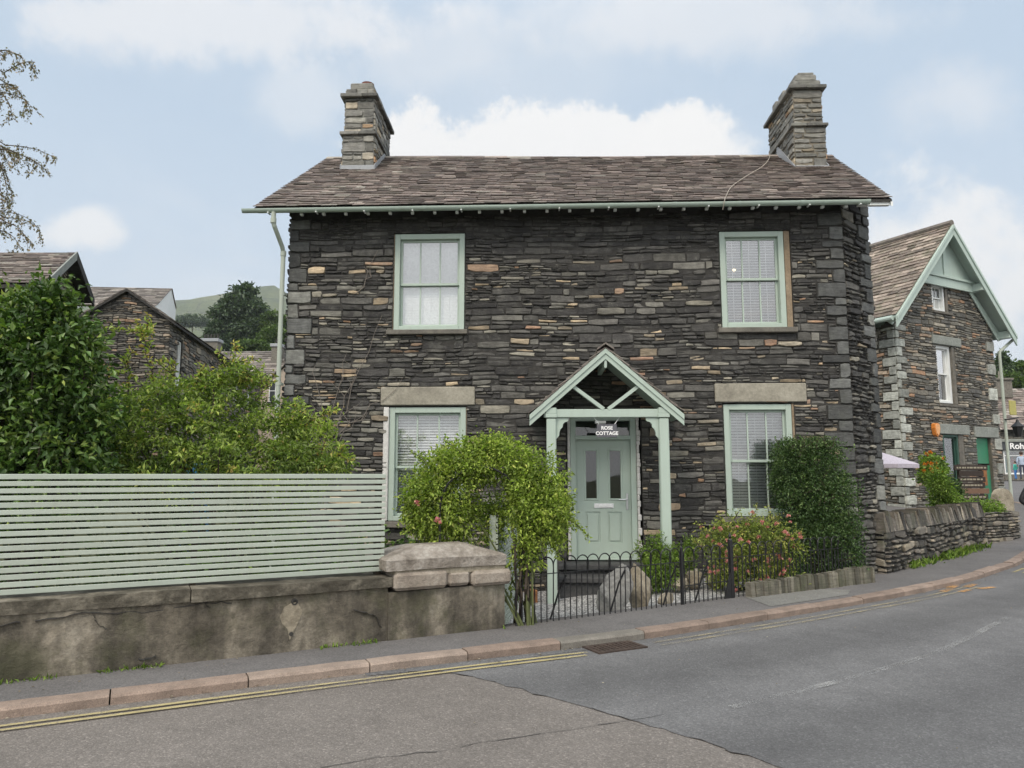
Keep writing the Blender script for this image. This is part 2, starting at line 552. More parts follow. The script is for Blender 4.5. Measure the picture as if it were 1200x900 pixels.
def gravel_mat():
    m, nt, b = new_mat('pale_slate_chippings'); n = Nd(nt)
    cc = n.vor(38, 'F1', 'Color')
    sp = nt.nodes.new('ShaderNodeSeparateColor'); n.link(cc, sp.inputs[0])
    c = n.ramp(sp.outputs[0], [(0, (.2, .2, .2)), (.4, (.42, .42, .415)), (.8, (.58, .575, .56)), (1, (.7, .69, .66))])
    d = n.vor(38)
    c = n.mix(1, c, n.ramp(d, [(.2, 1.1), (.75, .35)]), 'MULTIPLY')
    n.link(c, b.inputs['Base Color'])
    b.inputs['Roughness'].default_value = .9
    n.link(n.bump(n.math('MULTIPLY', d, -1), 1, .02), b.inputs['Normal'])
    return m


M['gravel'] = gravel_mat()
M['earth'] = rough_mat('rough_grass_and_earth', [(.3, (.03, .035, .014)), (.55, (.055, .06, .024)), (.75, (.09, .085, .045))], .9, .95, .6, 12, .06)


def hill_mat():
    m, nt, b = new_mat('fell_grassland'); n = Nd(nt)
    c = n.ramp(n.noise(.011, 8, .62), [(.3, (.045, .062, .022)), (.48, (.078, .098, .036)), (.62, (.115, .13, .055)), (.75, (.13, .12, .065))])
    c = n.mix(1, c, n.ramp(n.noise(.09, 6, .7), [(.3, .7), (.7, 1.3)]), 'MULTIPLY')
    wl = n.vor(.012, 'DISTANCE_TO_EDGE', 'Distance')
    c = n.mix(n.ramp(wl, [(.012, .55), (.028, 0)]), c, (.03, .035, .02))
    n.link(c, b.inputs['Base Color'])
    b.inputs['Roughness'].default_value = 1
    n.link(n.bump(n.noise(.05, 7, .7), .8, 8), b.inputs['Normal'])
    return m


M['hill'] = hill_mat()
G = lambda *c: c
M['lf_laurel'] = leaf_mat('laurel_leaves', [(0, (.036, .075, .018)), (.55, (.08, .145, .034)), (.85, (.17, .25, .055)), (1, (.3, .36, .08))], .22, .33)
M['lf_acer'] = leaf_mat('feathery_green_leaves', [(0, (.075, .125, .03)), (.45, (.18, .25, .055)), (.85, (.35, .43, .09)), (1, (.5, .36, .12))], .35)
M['lf_rose'] = leaf_mat('yellow_green_rose_leaves', [(0, (0.121, 0.178, 0.032)), (.4, (0.242, 0.329, 0.055)), (.85, (0.385, 0.464, 0.089)), (1, (0.495, 0.518, 0.126))], .35)
M['lf_hedge'] = leaf_mat('dark_hedge_leaves', [(0, (0.035, 0.073, 0.022)), (.6, (0.069, 0.125, 0.037)), (1, (0.150, 0.213, 0.069))], .2)
M['lf_shrub'] = leaf_mat('mid_green_shrub_leaves', [(0, (0.112, 0.163, 0.037)), (.5, (0.237, 0.294, 0.069)), (.85, (0.413, 0.425, 0.112)), (1, (0.525, 0.413, 0.125))], .35)
M['lf_lime'] = leaf_mat('lime_fern_leaves', [(0, (0.103, 0.172, 0.034)), (.5, (0.184, 0.276, 0.052)), (1, (0.287, 0.380, 0.086))], .4)
M['lf_birch'] = leaf_mat('dull_birch_leaves', [(0, (0.150, 0.131, 0.081)), (.5, (0.237, 0.200, 0.125)), (1, (0.338, 0.250, 0.175))], .3)
M['lf_pine'] = leaf_mat('pine_needles', [(0, (0.038, 0.066, 0.036)), (.6, (0.072, 0.110, 0.054)), (1, (0.120, 0.162, 0.074))], .2)
M['lf_far'] = leaf_mat('far_tree_leaves', [(0, (0.041, 0.074, 0.022)), (.5, (0.081, 0.128, 0.034)), (1, (0.135, 0.189, 0.051))], .3)
M['pink'] = leaf_mat('pink_petals', [(0, (.55, .13, .17)), (.5, (.7, .27, .29)), (1, (.74, .44, .38))], .35)
M['orange_fl'] = leaf_mat('orange_petals', [(0, (.6, .14, .02)), (.5, (.7, .35, .03)), (1, (.7, .08, .04))], .35)

# ------------------------------------------------------------------ masonry
def clip_rects(rects, holes):
    for (a, b, c, d) in holes:
        out = []
        for r in rects:
            x0, x1, y0, y1 = r[:4]
            if x1 <= a or x0 >= b or y1 <= c or y0 >= d:
                out.append(r); continue
            if x0 < a: out.append((x0, a, y0, y1))
            if x1 > b: out.append((b, x1, y0, y1))
            m0, m1 = max(x0, a), min(x1, b)
            if y0 < c: out.append((m0, m1, y0, c))
            if y1 > d: out.append((m0, m1, d, y1))
        rects = [r for r in out if r[1] - r[0] > .022 and r[3] - r[2] > .011]
    return rects


def rubble(u0, u1, v0, v1, rg, band=(.1, .21), thin=(.035, .085), ln=(2.2, 7), lim=(.09, .55)):
    out = []
    v = v0
    while v < v1 - 1e-4:
        H = rg.uniform(*band)
        if v + H > v1 - band[0] * .6: H = v1 - v
        u = u0
        while u < u1 - 1e-4:
            Wd = rg.uniform(.3, 1.1) * band[1] / .21
            if u + Wd > u1 - .2: Wd = u1 - u
            n = max(1, int(round(H / rg.uniform(*thin))))
            hs = [rg.uniform(.6, 1.5) for _ in range(n)]
            k = H / sum(hs)
            vv = v
            for h in hs:
                h *= k
                x = u
                while x < u + Wd - 1e-4:
                    l = min(lim[1], max(lim[0], h * rg.uniform(*ln)))
                    if x + l > u + Wd - lim[0]: l = u + Wd - x
                    out.append((x, x + l, vv, vv + h)); x += l
                vv += h
            u += Wd
        v += H
    return out


def lay(mb, fr, rects, rg, depth=(.018, .011), warp=.012, top=None, tintf=None, gap=.0035, w0=0, jit=1.0):
    """turn stone rectangles into chunky irregular stones standing proud of the plane"""
    for (x0, x1, y0, y1) in rects:
        l, h = x1 - x0, y1 - y0
        if top is not None and top((x0 + x1) / 2) < y0 + .01: continue
        g = gap + rg.random() * gap
        nb = 1 + int(l / .14)
        j = min(.012, h * .16) * jit
        jl = min(.018, l * .12) * jit
        pts = []
        sl = rg.uniform(-1, 1) * j
        tp = [rg.random() ** 3 * min(.28 * h, .02) * jit for _ in range(4)]
        for i in range(nb + 1):
            t = i / nb
            pts.append((x0 + g + (l - 2 * g) * t + (rg.uniform(0, jl) if i == 0 else (-rg.uniform(0, jl) if i == nb else 0)), y0 + g * .7 + rg.random() * j + max(0, sl * (t - .5)) + (tp[0] if i == 0 else tp[1] if i == nb else 0)))
        if h > .05: pts.append((x1 - g - rg.random() * jl * .6, (y0 + y1) / 2))
        for i in range(nb + 1):
            t = 1 - i / nb
            pts.append((x0 + g + (l - 2 * g) * t + (-rg.uniform(0, jl) if i == 0 else (rg.uniform(0, jl) if i == nb else 0)), y1 - g * .7 - rg.random() * j + min(0, sl * (t - .5)) - (tp[2] if i == 0 else tp[3] if i == nb else 0)))
        if h > .05: pts.append((x0 + g + rg.random() * jl * .6, (y0 + y1) / 2))
        if top is not None: pts = [(a, min(b, top(a))) for a, b in pts]
        wp = lambda a, b: b + warp * (math.sin(a * 1.7 + b * .6) + .6 * math.sin(a * 4.1 - b * 2.3 + 2) + .35 * math.sin(a * 9.3 + b * 7.1))
        d = max(.003, rg.gauss(*depth)) + w0
        tl = rg.uniform(-.006, .006); tv = rg.uniform(-.006, .004)
        n = len(pts)
        cx, cy = sum(p[0] for p in pts) / n, sum(p[1] for p in pts) / n
        ins = min(.008, h * .17)
        mb.cur = tintf(cx, cy) if tintf else (rg.random(), rg.random(), rg.random())
        vs = []
        for a, b in pts: vs.append(fr.p(a, wp(a, b), w0 - .04))
        for a, b in pts: vs.append(fr.p(a, wp(a, b), d - .009 + rg.uniform(-.002, .002)))
        for a, b in pts:
            dx, dy = cx - a, cy - b
            q = math.hypot(dx, dy) + 1e-6
            a2, b2 = a + dx / q * ins, b + (ins if dy > 0 else -ins) * min(1, abs(dy) / (h * .3))
            vs.append(fr.p(a2, wp(a2, b2), d + tl * (a - cx) / (l * .5) + tv * (b - cy) / (h * .5) + rg.uniform(-.003, .003)))
        vs.append(fr.p(cx, wp(cx, cy), d + rg.uniform(-.002, .005)))
        fs = []
        for i in range(n):
            k = (i + 1) % n
            fs.append((i, k, n + k, n + i)); fs.append((n + i, n + k, 2 * n + k, 2 * n + i)); fs.append((2 * n + i, 2 * n + k, 3 * n))
        mb.raw(vs, fs)


def quoins(side_u, v0, v1, rg, wid=(.16, .34), hh=(.11, .24), direction=1):
    out = []; v = v0; k = 0
    while v < v1 - .05:
        h = min(rg.uniform(*hh), v1 - v)
        w = wid[k % 2] * rg.uniform(.8, 1.2); k += 1
        out.append((side_u, side_u + w, v, v + h) if direction > 0 else (side_u - w, side_u, v, v + h))
        v += h
    return out


def core_panels(mb, fr, u0, u1, v0, v1, holes, w0, w1):
    us = sorted({u0, u1, *[x for h in holes for x in h[:2] if u0 < x < u1]})
    vs = sorted({v0, v1, *[x for h in holes for x in h[2:4] if v0 < x < v1]})
    for a, b in zip(us, us[1:]):
        for c, d in zip(vs, vs[1:]):
            if any(h[0] < (a + b) / 2 < h[1] and h[2] < (c + d) / 2 < h[3] for h in holes): continue
            mb.box(fr, a, b, c, d, w0, w1)


def slates(mb, eL, eR, rL, rR, expo, wid, rg, thick=.012, tintf=None, gap=.004):
    eL, eR, rL, rR = map(Vector, (eL, eR, rL, rR))
    N = (eR - eL).cross(rL - eL).normalized()
    if N.z < 0: N = -N
    rows = max(2, int(round((rL - eL).length / expo)))
    for j in range(rows):
        t0, t1 = j / rows, min(1, (j + 1.75) / rows)
        A0, B0 = eL.lerp(rL, t0), eR.lerp(rR, t0)
        A1, B1 = eL.lerp(rL, t1), eR.lerp(rR, t1)
        Ln = (B0 - A0).length
        x = 0.0 if j % 2 else -rg.uniform(0, wid[1] * .5)
        while x < Ln:
            w = rg.uniform(*wid)
            a, b = max(0, x) / Ln, min(Ln, x + w - gap) / Ln
            x += w
            if b - a < .0006: continue
            dj = (rL - eL).normalized() * rg.uniform(-.012, .012)
            up = N * (thick * 2.2 + rg.uniform(-.2, .9) * thick)
            pa, pb = A0.lerp(B0, a) + dj + up, A0.lerp(B0, b) + dj + N * rg.uniform(-.003, .003) + up
            qa, qb = A1.lerp(B1, a) + N * .003, A1.lerp(B1, b) + N * .003
            mb.cur = tintf((a + b) / 2, t0) if tintf else (rg.random(), rg.random(), 0)
            th = N * thick
            mb.hexa([pa - th, pb - th, qb - th, qa - th, pa, pb, qb, qa])


# ------------------------------------------------------------------ foliage
def leaf_obj(name, C, D, S, mat, parent=None, aspect=.42, tint=None, seed=0, upb=.6, fold=.18):
    rg = np.random.default_rng(seed)
    C = np.asarray(C, float); D = np.asarray(D, float)
    N = len(C)
    D = D / (np.linalg.norm(D, axis=1, keepdims=True) + 1e-9)
    up = rg.normal(size=(N, 3)) * .6; up[:, 2] += upb
    side = np.cross(D, up); side /= (np.linalg.norm(side, axis=1, keepdims=True) + 1e-9)
    nn = np.cross(side, D)
    S = np.asarray(S)[:, None]
    p0 = C
    mid = C + D * S * .45
    l = mid + side * S * aspect * .5 + nn * S * fold
    r = mid - side * S * aspect * .5 + nn * S * fold
    tip = C + D * S - nn * S * .12
    V = np.stack([p0, r, tip, l], 1).reshape(-1, 3)
    off = np.array(OFF.get(parent.name, (0, 0, 0))) if parent is not None else np.zeros(3)
    V = V - off
    me = bpy.data.meshes.new(name)
    me.vertices.add(4 * N); me.vertices.foreach_set('co', V.ravel())
    i = np.arange(N)[:, None] * 4
    tri = np.concatenate([i + np.array([[0, 1, 2]]), i + np.array([[0, 2, 3]])], 1).reshape(-1, 3)
    me.loops.add(6 * N); me.loops.foreach_set('vertex_index', tri.ravel().astype(np.int32))
    me.polygons.add(2 * N); me.polygons.foreach_set('loop_start', np.arange(0, 6 * N, 3, dtype=np.int32))
    me.materials.append(mat)
    me.update(); me.validate()
    a = me.attributes.new('tint', 'FLOAT_COLOR', 'FACE')
    t = np.ones((N, 4), np.float32)
    t[:, 0] = rg.random(N) if tint is None else tint
    t[:, 1] = rg.random(N)
    a.data.foreach_set('color', np.repeat(t, 2, axis=0).ravel())
    o = bpy.data.objects.new(name, me); COL.objects.link(o)
    if parent is not None: o.parent = parent
    OFF[o.name] = Vector(off)
    return o


def clumps(blobs, n, per, sig, seed, inner=.25, flat=1.0, down=-.1, shell=.16, out=.7, boxy=False):
    """blobs: (cx,cy,cz,rx,ry,rz[,weight]).  Returns leaf points, directions and a height-free tint per clump"""
    rg = np.random.default_rng(seed)
    B = np.array([list(b[:6]) for b in blobs], float)
    w = np.array([b[6] if len(b) > 6 else (b[3] * b[5] + b[3] * b[4] + b[4] * b[5]) for b in blobs], float); w /= w.sum()
    k = rg.choice(len(B), n, p=w)
    d = rg.normal(size=(n, 3)); d /= np.linalg.norm(d, axis=1, keepdims=True)
    if boxy:
        d = d / np.max(np.abs(d), axis=1, keepdims=True) ** .82
    r = 1 - np.abs(rg.normal(size=n)) * shell
    inn = rg.random(n) < inner
    r = np.where(inn, rg.random(n) ** .5 * .85, r)
    r = r + rg.normal(size=n) * .035
    cen = B[k, :3] + d * B[k, 3:6] * r[:, None]
    ct = rg.random(n)
    C = np.repeat(cen, per, 0) + rg.normal(size=(n * per, 3)) * np.array([1, 1, flat]) * sig
    D = np.repeat(d, per, 0) * out + rg.normal(size=(n * per, 3)) * .75
    D[:, 2] += down
    T = np.clip(np.repeat(ct, per) * .65 + rg.random(n * per) * .35 + rg.normal(size=n * per) * .06, 0, 1)
    return C, D, T, cen


def sprays(paths, step, leafstep_jit, seed, spread=.5, droop=-.15):
    """leaves along both sides of thin twigs"""
    rg = np.random.default_rng(seed)
    C, D = [], []
    for pts in paths:
        pts = [np.array(p) for p in pts]
        for a, b in zip(pts, pts[1:]):
            L = np.linalg.norm(b - a); n = max(1, int(L / step))
            dr = (b - a) / (L + 1e-9)
            for i in range(n):
                p = a + (b - a) * (i + rg.random()) / n + rg.normal(size=3) * leafstep_jit
                q = rg.normal(size=3); q -= dr * q.dot(dr); q /= np.linalg.norm(q) + 1e-9
                C.append(p); D.append(dr * .5 + q * spread * 1.6 + np.array([0, 0, droop]))
    return C, D


def bez(p0, p1, p2, n=6):
    p0, p1, p2 = Vector(p0), Vector(p1), Vector(p2)
    return [p0 * (1 - t) ** 2 + p1 * 2 * t * (1 - t) + p2 * t * t for t in [i / n for i in range(n + 1)]]


def wander(a, b, n, amp, rg):
    a, b = Vector(a), Vector(b)
    out = [a]
    for i in range(1, n):
        t = i / n
        out.append(a.lerp(b, t) + Vector((rg.gauss(0, amp), rg.gauss(0, amp), rg.gauss(0, amp))))
    return out + [b]


def catmull(P, m=4):
    P = [Vector(p) for p in P]
    Q = [P[0] * 2 - P[1]] + P + [P[-1] * 2 - P[-2]]
    out = []
    for i in range(1, len(Q) - 2):
        p0, p1, p2, p3 = Q[i - 1:i + 3]
        for k in range(m):
            t = k / m
            out.append(.5 * ((2 * p1) + (p2 - p0) * t + (2 * p0 - 5 * p1 + 4 * p2 - p3) * t * t + (3 * p1 - p0 - 3 * p2 + p3) * t ** 3))
    out.append(P[-1])
    return out


def text_mesh(name, body, size, fr, u, v, w, mat, parent, depth=.003, bold=.0):
    cu = bpy.data.curves.new(name, 'FONT')
    cu.body = body; cu.size = size; cu.align_x = 'CENTER'; cu.align_y = 'CENTER'
    cu.extrude = depth; cu.offset = bold
    o = bpy.data.objects.new(name + '_tmp', cu)
    COL.objects.link(o)
    bpy.context.view_layer.update()
    me = bpy.data.meshes.new_from_object(o.evaluated_get(bpy.context.evaluated_depsgraph_get()))
    bpy.data.objects.remove(o)
    off = OFF.get(parent.name, Vector((0, 0, 0)))
    c = fr.p(u, v, w) - off
    for vert in me.vertices:
        x, y, z = vert.co
        vert.co = c + fr.U * x + Vector((0, 0, 1)) * y + fr.N * z
    me.materials.clear(); me.materials.append(mat)
    me.name = name
    o = bpy.data.objects.new(name, me); COL.objects.link(o); o.parent = parent
    OFF[o.name] = off
    return o
# ================================================================== THE SETTING
KERB = catmull([(-9.5, 1.75), (-6.2, 3.42), (-3.31, 4.91), (-1.74, 5.72), (-.3, 6.41), (1.08, 7.08), (2.45, 7.9), (3.79, 8.76), (5.02, 9.6), (6.54, 10.76), (8.1, 12.2), (9.16, 13.28), (11.9, 16.6), (14.6, 20.8), (17, 27), (19, 36)], 7)
KERB = [Vector((p.x, p.y, 0)) for p in KERB]
KN = []
for i, p in enumerate(KERB):
    d = (KERB[min(i + 1, len(KERB) - 1)] - KERB[max(i - 1, 0)]).normalized()
    KN.append(Vector((d.y, -d.x, 0)))      # towards the road
KS = [0.0]
for a, b in zip(KERB, KERB[1:]): KS.append(KS[-1] + (b - a).length)


def koff(i, o, z=0):
    p = KERB[i] + KN[i] * o
    return Vector((p.x, p.y, z + rise(p.x, p.y)))


def kpoint(s, o, z=0):
    for i in range(len(KS) - 1):
        if KS[i] <= s <= KS[i + 1]:
            t = (s - KS[i]) / (KS[i + 1] - KS[i])
            p = KERB[i].lerp(KERB[i + 1], t) + KN[i].lerp(KN[i + 1], t).normalized() * o
            return Vector((p.x, p.y, z + rise(p.x, p.y)))
    return koff(-1, o, z)


def ks_near(x, y):
    return min(range(len(KERB)), key=lambda i: (KERB[i].x - x) ** 2 + (KERB[i].y - y) ** 2)


# ground: one sheet out to the horizon
def axis_vals(lo, hi, near0, near1, step, far):
    out = list(np.arange(near0, near1 + .01, step))
    x = near0; s = step
    while x > lo:
        s *= 1.5; x -= s; out.insert(0, x)
    x = near1; s = step
    while x < hi:
        s *= 1.5; x += s; out.append(x)
    return out


xs = axis_vals(-1500, 1500, -30, 60, 3, 0); ys = axis_vals(-200, 1500, -20, 90, 2, 0)
mb = MB(); nx = len(xs)
mb.raw([(x, y, -.34 + rise(x, y) * .97) for y in ys for x in xs],
       [(j * nx + i, j * nx + i + 1, (j + 1) * nx + i + 1, (j + 1) * nx + i) for j in range(len(ys) - 1) for i in range(nx - 1)])
tag(mb.build('ground', M['earth'], smooth=True), kind='structure')


def strip(name, mat, o0, o1, n, z, i0=0, i1=None, attr=True):
    i1 = len(KERB) if i1 is None else i1
    vs, fs, at_ = [], [], []
    for i in range(i0, i1):
        for k in range(n + 1):
            t = (k / n) ** 1.6
            vs.append(koff(i, o0 + (o1 - o0) * t, z)); at_.append((o0 + (o1 - o0) * t) / 8)
    m = n + 1
    for i in range(i1 - i0 - 1):
        for k in range(n):
            fs.append((i * m + k, (i + 1) * m + k, (i + 1) * m + k + 1, i * m + k + 1))
    b = MB(); b.raw(vs, fs)
    o = b.build(name, mat, smooth=True)
    a = o.data.attributes.new('road', 'FLOAT_COLOR', 'POINT')
    c = np.ones((len(vs), 4), np.float32); c[:, 0] = at_
    a.data.foreach_set('color', c.ravel())
    return o


tag(strip('road', M['road'], -.02, 17, 24, -.075), kind='structure')

# newer grey asphalt: everything to the right of a ragged seam that crosses the lane
seam = [(-1.118, 5.929), (-0.836, 6.026), (-0.515, 6.017), (-0.194, 5.783), (0.243, 5.395), (0.583, 5.064), (0.865, 4.792), (1.166, 4.452), (1.419, 4.170), (2.527, 2.916), (4.082, 1.166)]
i0 = ks_near(-1.1, 6.0)
bmv = []
b = MB(); vs, at_ = [], []
sm = catmull([(x, y, 0) for x, y in seam], 5)
rg = random.Random(5)
sm = [Vector((p.x + rg.gauss(0, .012), p.y + rg.gauss(0, .012), 0)) for p in sm]
# the sheet is laid out in kerb space (distance along, distance out), starting at the seam
def kspace(p):
    best = None
    for i in range(len(KERB) - 1):
        a_, c_ = KERB[i], KERB[i + 1]
        t = (p - a_).dot(c_ - a_) / (c_ - a_).length_squared
        t = max(0, min(1, t)); q = a_.lerp(c_, t)
        dd = (p - q).length
        if best is None or dd < best[0]: best = (dd, KS[i] + t * (c_ - a_).length)
    return best[1], best[0]
so = sorted((kspace(p)[::-1] for p in sm), key=lambda q: q[0])
so_o = [q[0] for q in so]; so_s = [q[1] for q in so]
ovals = [.0] + [o_ for o_ in so_o if .02 < o_] + [so_o[-1] + d_ for d_ in (1, 2.5, 5, 9)]
rows = 60
for j in range(rows + 1):
    for o_ in ovals:
        s0_ = float(np.interp(o_, so_o, so_s)) + max(0, o_ - so_o[-1]) * .3
        s_ = s0_ + (KS[-1] - .02 - s0_) * (j / rows) ** 1.3
        q = kpoint(s_, o_)
        vs.append((q.x, q.y, -.071 + rise(q.x, q.y))); at_.append(o_ / 8)
cols = len(ovals) - 1
b.raw(vs, [(j * (cols + 1) + k, (j + 1) * (cols + 1) + k, (j + 1) * (cols + 1) + k + 1, j * (cols + 1) + k + 1) for j in range(rows) for k in range(cols)])
o = b.build('road_resurfaced', M['road_new'], smooth=True)
a = o.data.attributes.new('road', 'FLOAT_COLOR', 'POINT')
c = np.ones((len(vs), 4), np.float32); c[:, 0] = at_
a.data.foreach_set('color', c.ravel())
tag(o, kind='structure')
b = MB()
for p, q in zip(sm, sm[1:]):
    if rg.random() < .6: continue
    d = (q - p).normalized(); nn = Vector((d.y, -d.x, 0))
    w0_, w1_ = max(.0005, rg.gauss(.003, .003)), max(.0005, rg.gauss(.003, .003))
    b.face([(p.x - nn.x * w0_, p.y - nn.y * w0_, -.0675), (p.x + nn.x * w0_, p.y + nn.y * w0_, -.0675), (q.x + nn.x * w1_, q.y + nn.y * w1_, -.0675), (q.x - nn.x * w1_, q.y - nn.y * w1_, -.0675)])
# a crack running across the old surface
cr = wander((-1.6, 3.9, -.071), (1.0, 5.0, -.071), 22, .02, rg)
for p, q in zip(cr, cr[1:]):
    d = (q - p).normalized(); w = rg.uniform(.001, .005)
    b.face([(p.x, p.y - w, -.071), (q.x, q.y - w, -.071), (q.x, q.y + w, -.071), (p.x, p.y + w, -.071)])
tag(b.build('road_seam', M['seam'], fix=False), kind='structure')

# kerb stones
rg = random.Random(3)
b = MB(); s = .25; L = KS[-1] - .5
while s < L:
    l = rg.uniform(.84, .98)
    e = min(s + l, L)
    b.cur = (rg.random() if s < 12 else rg.random() * .7, 0, 0)
    n = 4
    zz = rg.uniform(-.006, .006)
    prof = [(.0, -.2), (.004, -.02), (-.012, -.003), (-.03, 0), (-.148, .0), (-.152, -.2)]
    vs = []
    for k in range(n + 1):
        ss = s + .005 + (e - s - .01) * k / n
        for (o_, z) in prof:
            vs.append(kpoint(ss, o_ + rg.gauss(0, .0015), z + zz + (rg.gauss(0, .002) if z > -.1 else 0)))
    m = len(prof)
    fs = [(k * m + i, k * m + i + 1, (k + 1) * m + i + 1, (k + 1) * m + i) for k in range(n) for i in range(m - 1)]
    fs += [tuple(range(m)), tuple(n * m + i for i in range(m))]
    b.raw(vs, fs)
    s = e
tag(b.build('kerb', M['kerb']), kind='structure')

# pavement behind the kerb
WL = [Vector((-9.6, 2.36, 0)), Vector((-3.7, 5.47, 0)), Vector((-.08, 7.38, 0))]      # foot of the rendered wall
RAIL = [Vector((-.02, 7.44, 0)), Vector((1.98, 8.66, 0)), Vector((2.69, 9.12, 0)), Vector((5.02, 10.56, 0))]
b = MB()
edge = [koff(i, -.15) for i in range(len(KERB))]
back = []
for i in range(len(KERB)):
    p = koff(i, -.15)
    d = 5.0 if p.x > 5.4 else 2.1
    if p.x < 0: d = 1.25
    q = KERB[i] - KN[i] * (d if p.x < 9 else 8)
    back.append(q)
pav = []
def pav_z(x, y): return -.006 + rise(x, y)
# near part: bounded by wall foot and railing line; far part opens into the side street
bk = [WL[0], WL[1], WL[2], RAIL[0], RAIL[1], RAIL[2], RAIL[3], Vector((5.5, 11.1, 0)), Vector((9.9, 15.5, 0)), Vector((10.6, 17.4, 0)), Vector((14, 24, 0)), Vector((16, 37, 0))]
bl = [0.0]
for p, q in zip(bk, bk[1:]): bl.append(bl[-1] + (q - p).length)
def bkpt(p):
    best = None
    for a_, c_ in zip(bk, bk[1:]):
        t = max(0, min(1, (p - a_).dot(c_ - a_) / (c_ - a_).length_squared))
        q = a_.lerp(c_, t)
        if best is None or (q - p).length < (best - p).length: best = q
    return best
vs, fs = [], []
for i in range(len(KERB)):
    p = KERB[i] - KN[i] * .148; q = bkpt(p) - KN[i] * .12
    for k in range(5):
        r_ = p.lerp(q, k / 4); vs.append((r_.x, r_.y, pav_z(r_.x, r_.y)))
fs = [(i * 5 + k, i * 5 + k + 1, (i + 1) * 5 + k + 1, (i + 1) * 5 + k) for i in range(len(KERB) - 1) for k in range(4)]
b.raw(vs, fs)
tag(b.build('pavement', M['pave'], smooth=True), kind='structure')
b = MB()
pp = [(2.95, 8.52), (3.55, 8.9), (4.2, 9.33), (4.42, 9.72), (4.0, 9.78), (3.3, 9.43), (2.86, 9.15)]
b.face([(x, y, -.002) for x, y in pp])
tag(b.build('pavement_patch', M['pave_patch']), kind='structure')
# side street by the shops
b = MB()
gx = np.arange(9.8, 60, 1.5); gy = np.arange(15.5, 60, 1.0)
b.raw([(x, y, -.03 + rise(x, y)) for y in gy for x in gx], [(j * len(gx) + i, j * len(gx) + i + 1, (j + 1) * len(gx) + i + 1, (j + 1) * len(gx) + i) for j in range(len(gy) - 1) for i in range(len(gx) - 1)])
tag(b.build('side_street', M['pave'], smooth=True), kind='structure')


# road paint
def line(name, mat, s0, s1, o, w, z=-.0635, step=.25):
    b = MB(); vs = []
    n = max(2, int((s1 - s0) / step))
    for k in range(n + 1):
        s = s0 + (s1 - s0) * k / n
        vs += [kpoint(s, o + .006 * math.sin(s * 2.3), z), kpoint(s, o + w + .006 * math.sin(s * 2.3 + 1), z)]
    b.raw(vs, [(2 * k, 2 * k + 1, 2 * k + 3, 2 * k + 2) for k in range(n)])
    return tag(b.build(name, mat, fix=False), kind='structure')


sg = KS[ks_near(.62, 6.95)]
line('yellow_line', M['yellow'], .3, sg - .12, .17, .038)
line('yellow_line', M['yellow'], .3, sg - .18, .262, .038)
line('faded_yellow_line', M['yellow_faded'], sg + .62, KS[ks_near(6.2, 10.7)], .15, .045)
line('faded_yellow_line', M['yellow_faded'], sg + .62, KS[ks_near(6.2, 10.7)], .26, .045)
line('yellow_line', M['yellow'], KS[ks_near(7.9, 12.2)], KS[-1] - 6, .15, .05)
line('yellow_line', M['yellow'], KS[ks_near(7.9, 12.2)], KS[-1] - 6, .28, .05)
b = MB()
wl = [(1.477, 5.122), (2.236, 5.589), (3.013, 6.104), (3.985, 6.853), (5.443, 8.213)]
wl = catmull([(x, y, 0) for x, y in wl], 5)
for p, q in zip(wl, wl[1:]):
    d = (q - p).normalized(); nn = Vector((d.y, -d.x, 0)) * .035
    b.face([(p.x - nn.x, p.y - nn.y, -.063), (p.x + nn.x, p.y + nn.y, -.063), (q.x + nn.x, q.y + nn.y, -.063), (q.x - nn.x, q.y - nn.y, -.063)])
tag(b.build('worn_white_line', M['white_line'], fix=False), kind='structure')
b = MB()
for (x, y, l, w, an) in [(5.87, 10.08, .34, .1, 45), (6.1, 10.04, .3, .09, 38), (6.16, 10.4, .4, .11, 46), (6.46, 10.5, .42, .11, 44), (6.55, 10.28, .34, .1, 30)]:
    dx, dy = math.cos(R(an)) * l / 2, math.sin(R(an)) * l / 2
    nx_, ny_ = -math.sin(R(an)) * w / 2, math.cos(R(an)) * w / 2
    b.face([(x - dx - nx_, y - dy - ny_, -.0625), (x + dx - nx_, y + dy - ny_, -.0625), (x + dx + nx_ * .6, y + dy + ny_ * .6, -.0625), (x - dx + nx_, y - dy + ny_, -.0625)])
tag(b.build('orange_survey_marks', M['spray'], fix=False), kind='structure')

# street drain
gs = sg + .2
t = thing('street_drain', 'rusty brown iron street drain in the gutter by the kerb where the yellow lines stop', 'drain', kpoint(gs, .2, -.075))
b = MB()
P = lambda s, o, z: kpoint(gs + s, o, z)
rust = rough_mat('rusty_iron', [(.3, (.035, .026, .022)), (.7, (.085, .062, .05))], 14, .8, .5, 60, .01)
def slab4(b, s0, s1, o0, o1, z0, z1): b.hexa([P(s0, o0, z0), P(s1, o0, z0), P(s1, o1, z0), P(s0, o1, z0), P(s0, o0, z1), P(s1, o0, z1), P(s1, o1, z1), P(s0, o1, z1)])
slab4(b, -.26, .26, .01, .05, -.2, -.058); slab4(b, -.26, .26, .25, .29, -.2, -.058)
slab4(b, -.26, -.22, .05, .25, -.2, -.058); slab4(b, .22, .26, .05, .25, -.2, -.058)
slab4(b, -.22, .22, .05, .25, -.2, -.073)
b.build('frame', rust, t)
b = MB()
for k in range(9):
    s0 = -.2 + k * .047
    slab4(b, s0, s0 + .027, .052, .248, -.069, -.059)
b.build('grating', rust, t)

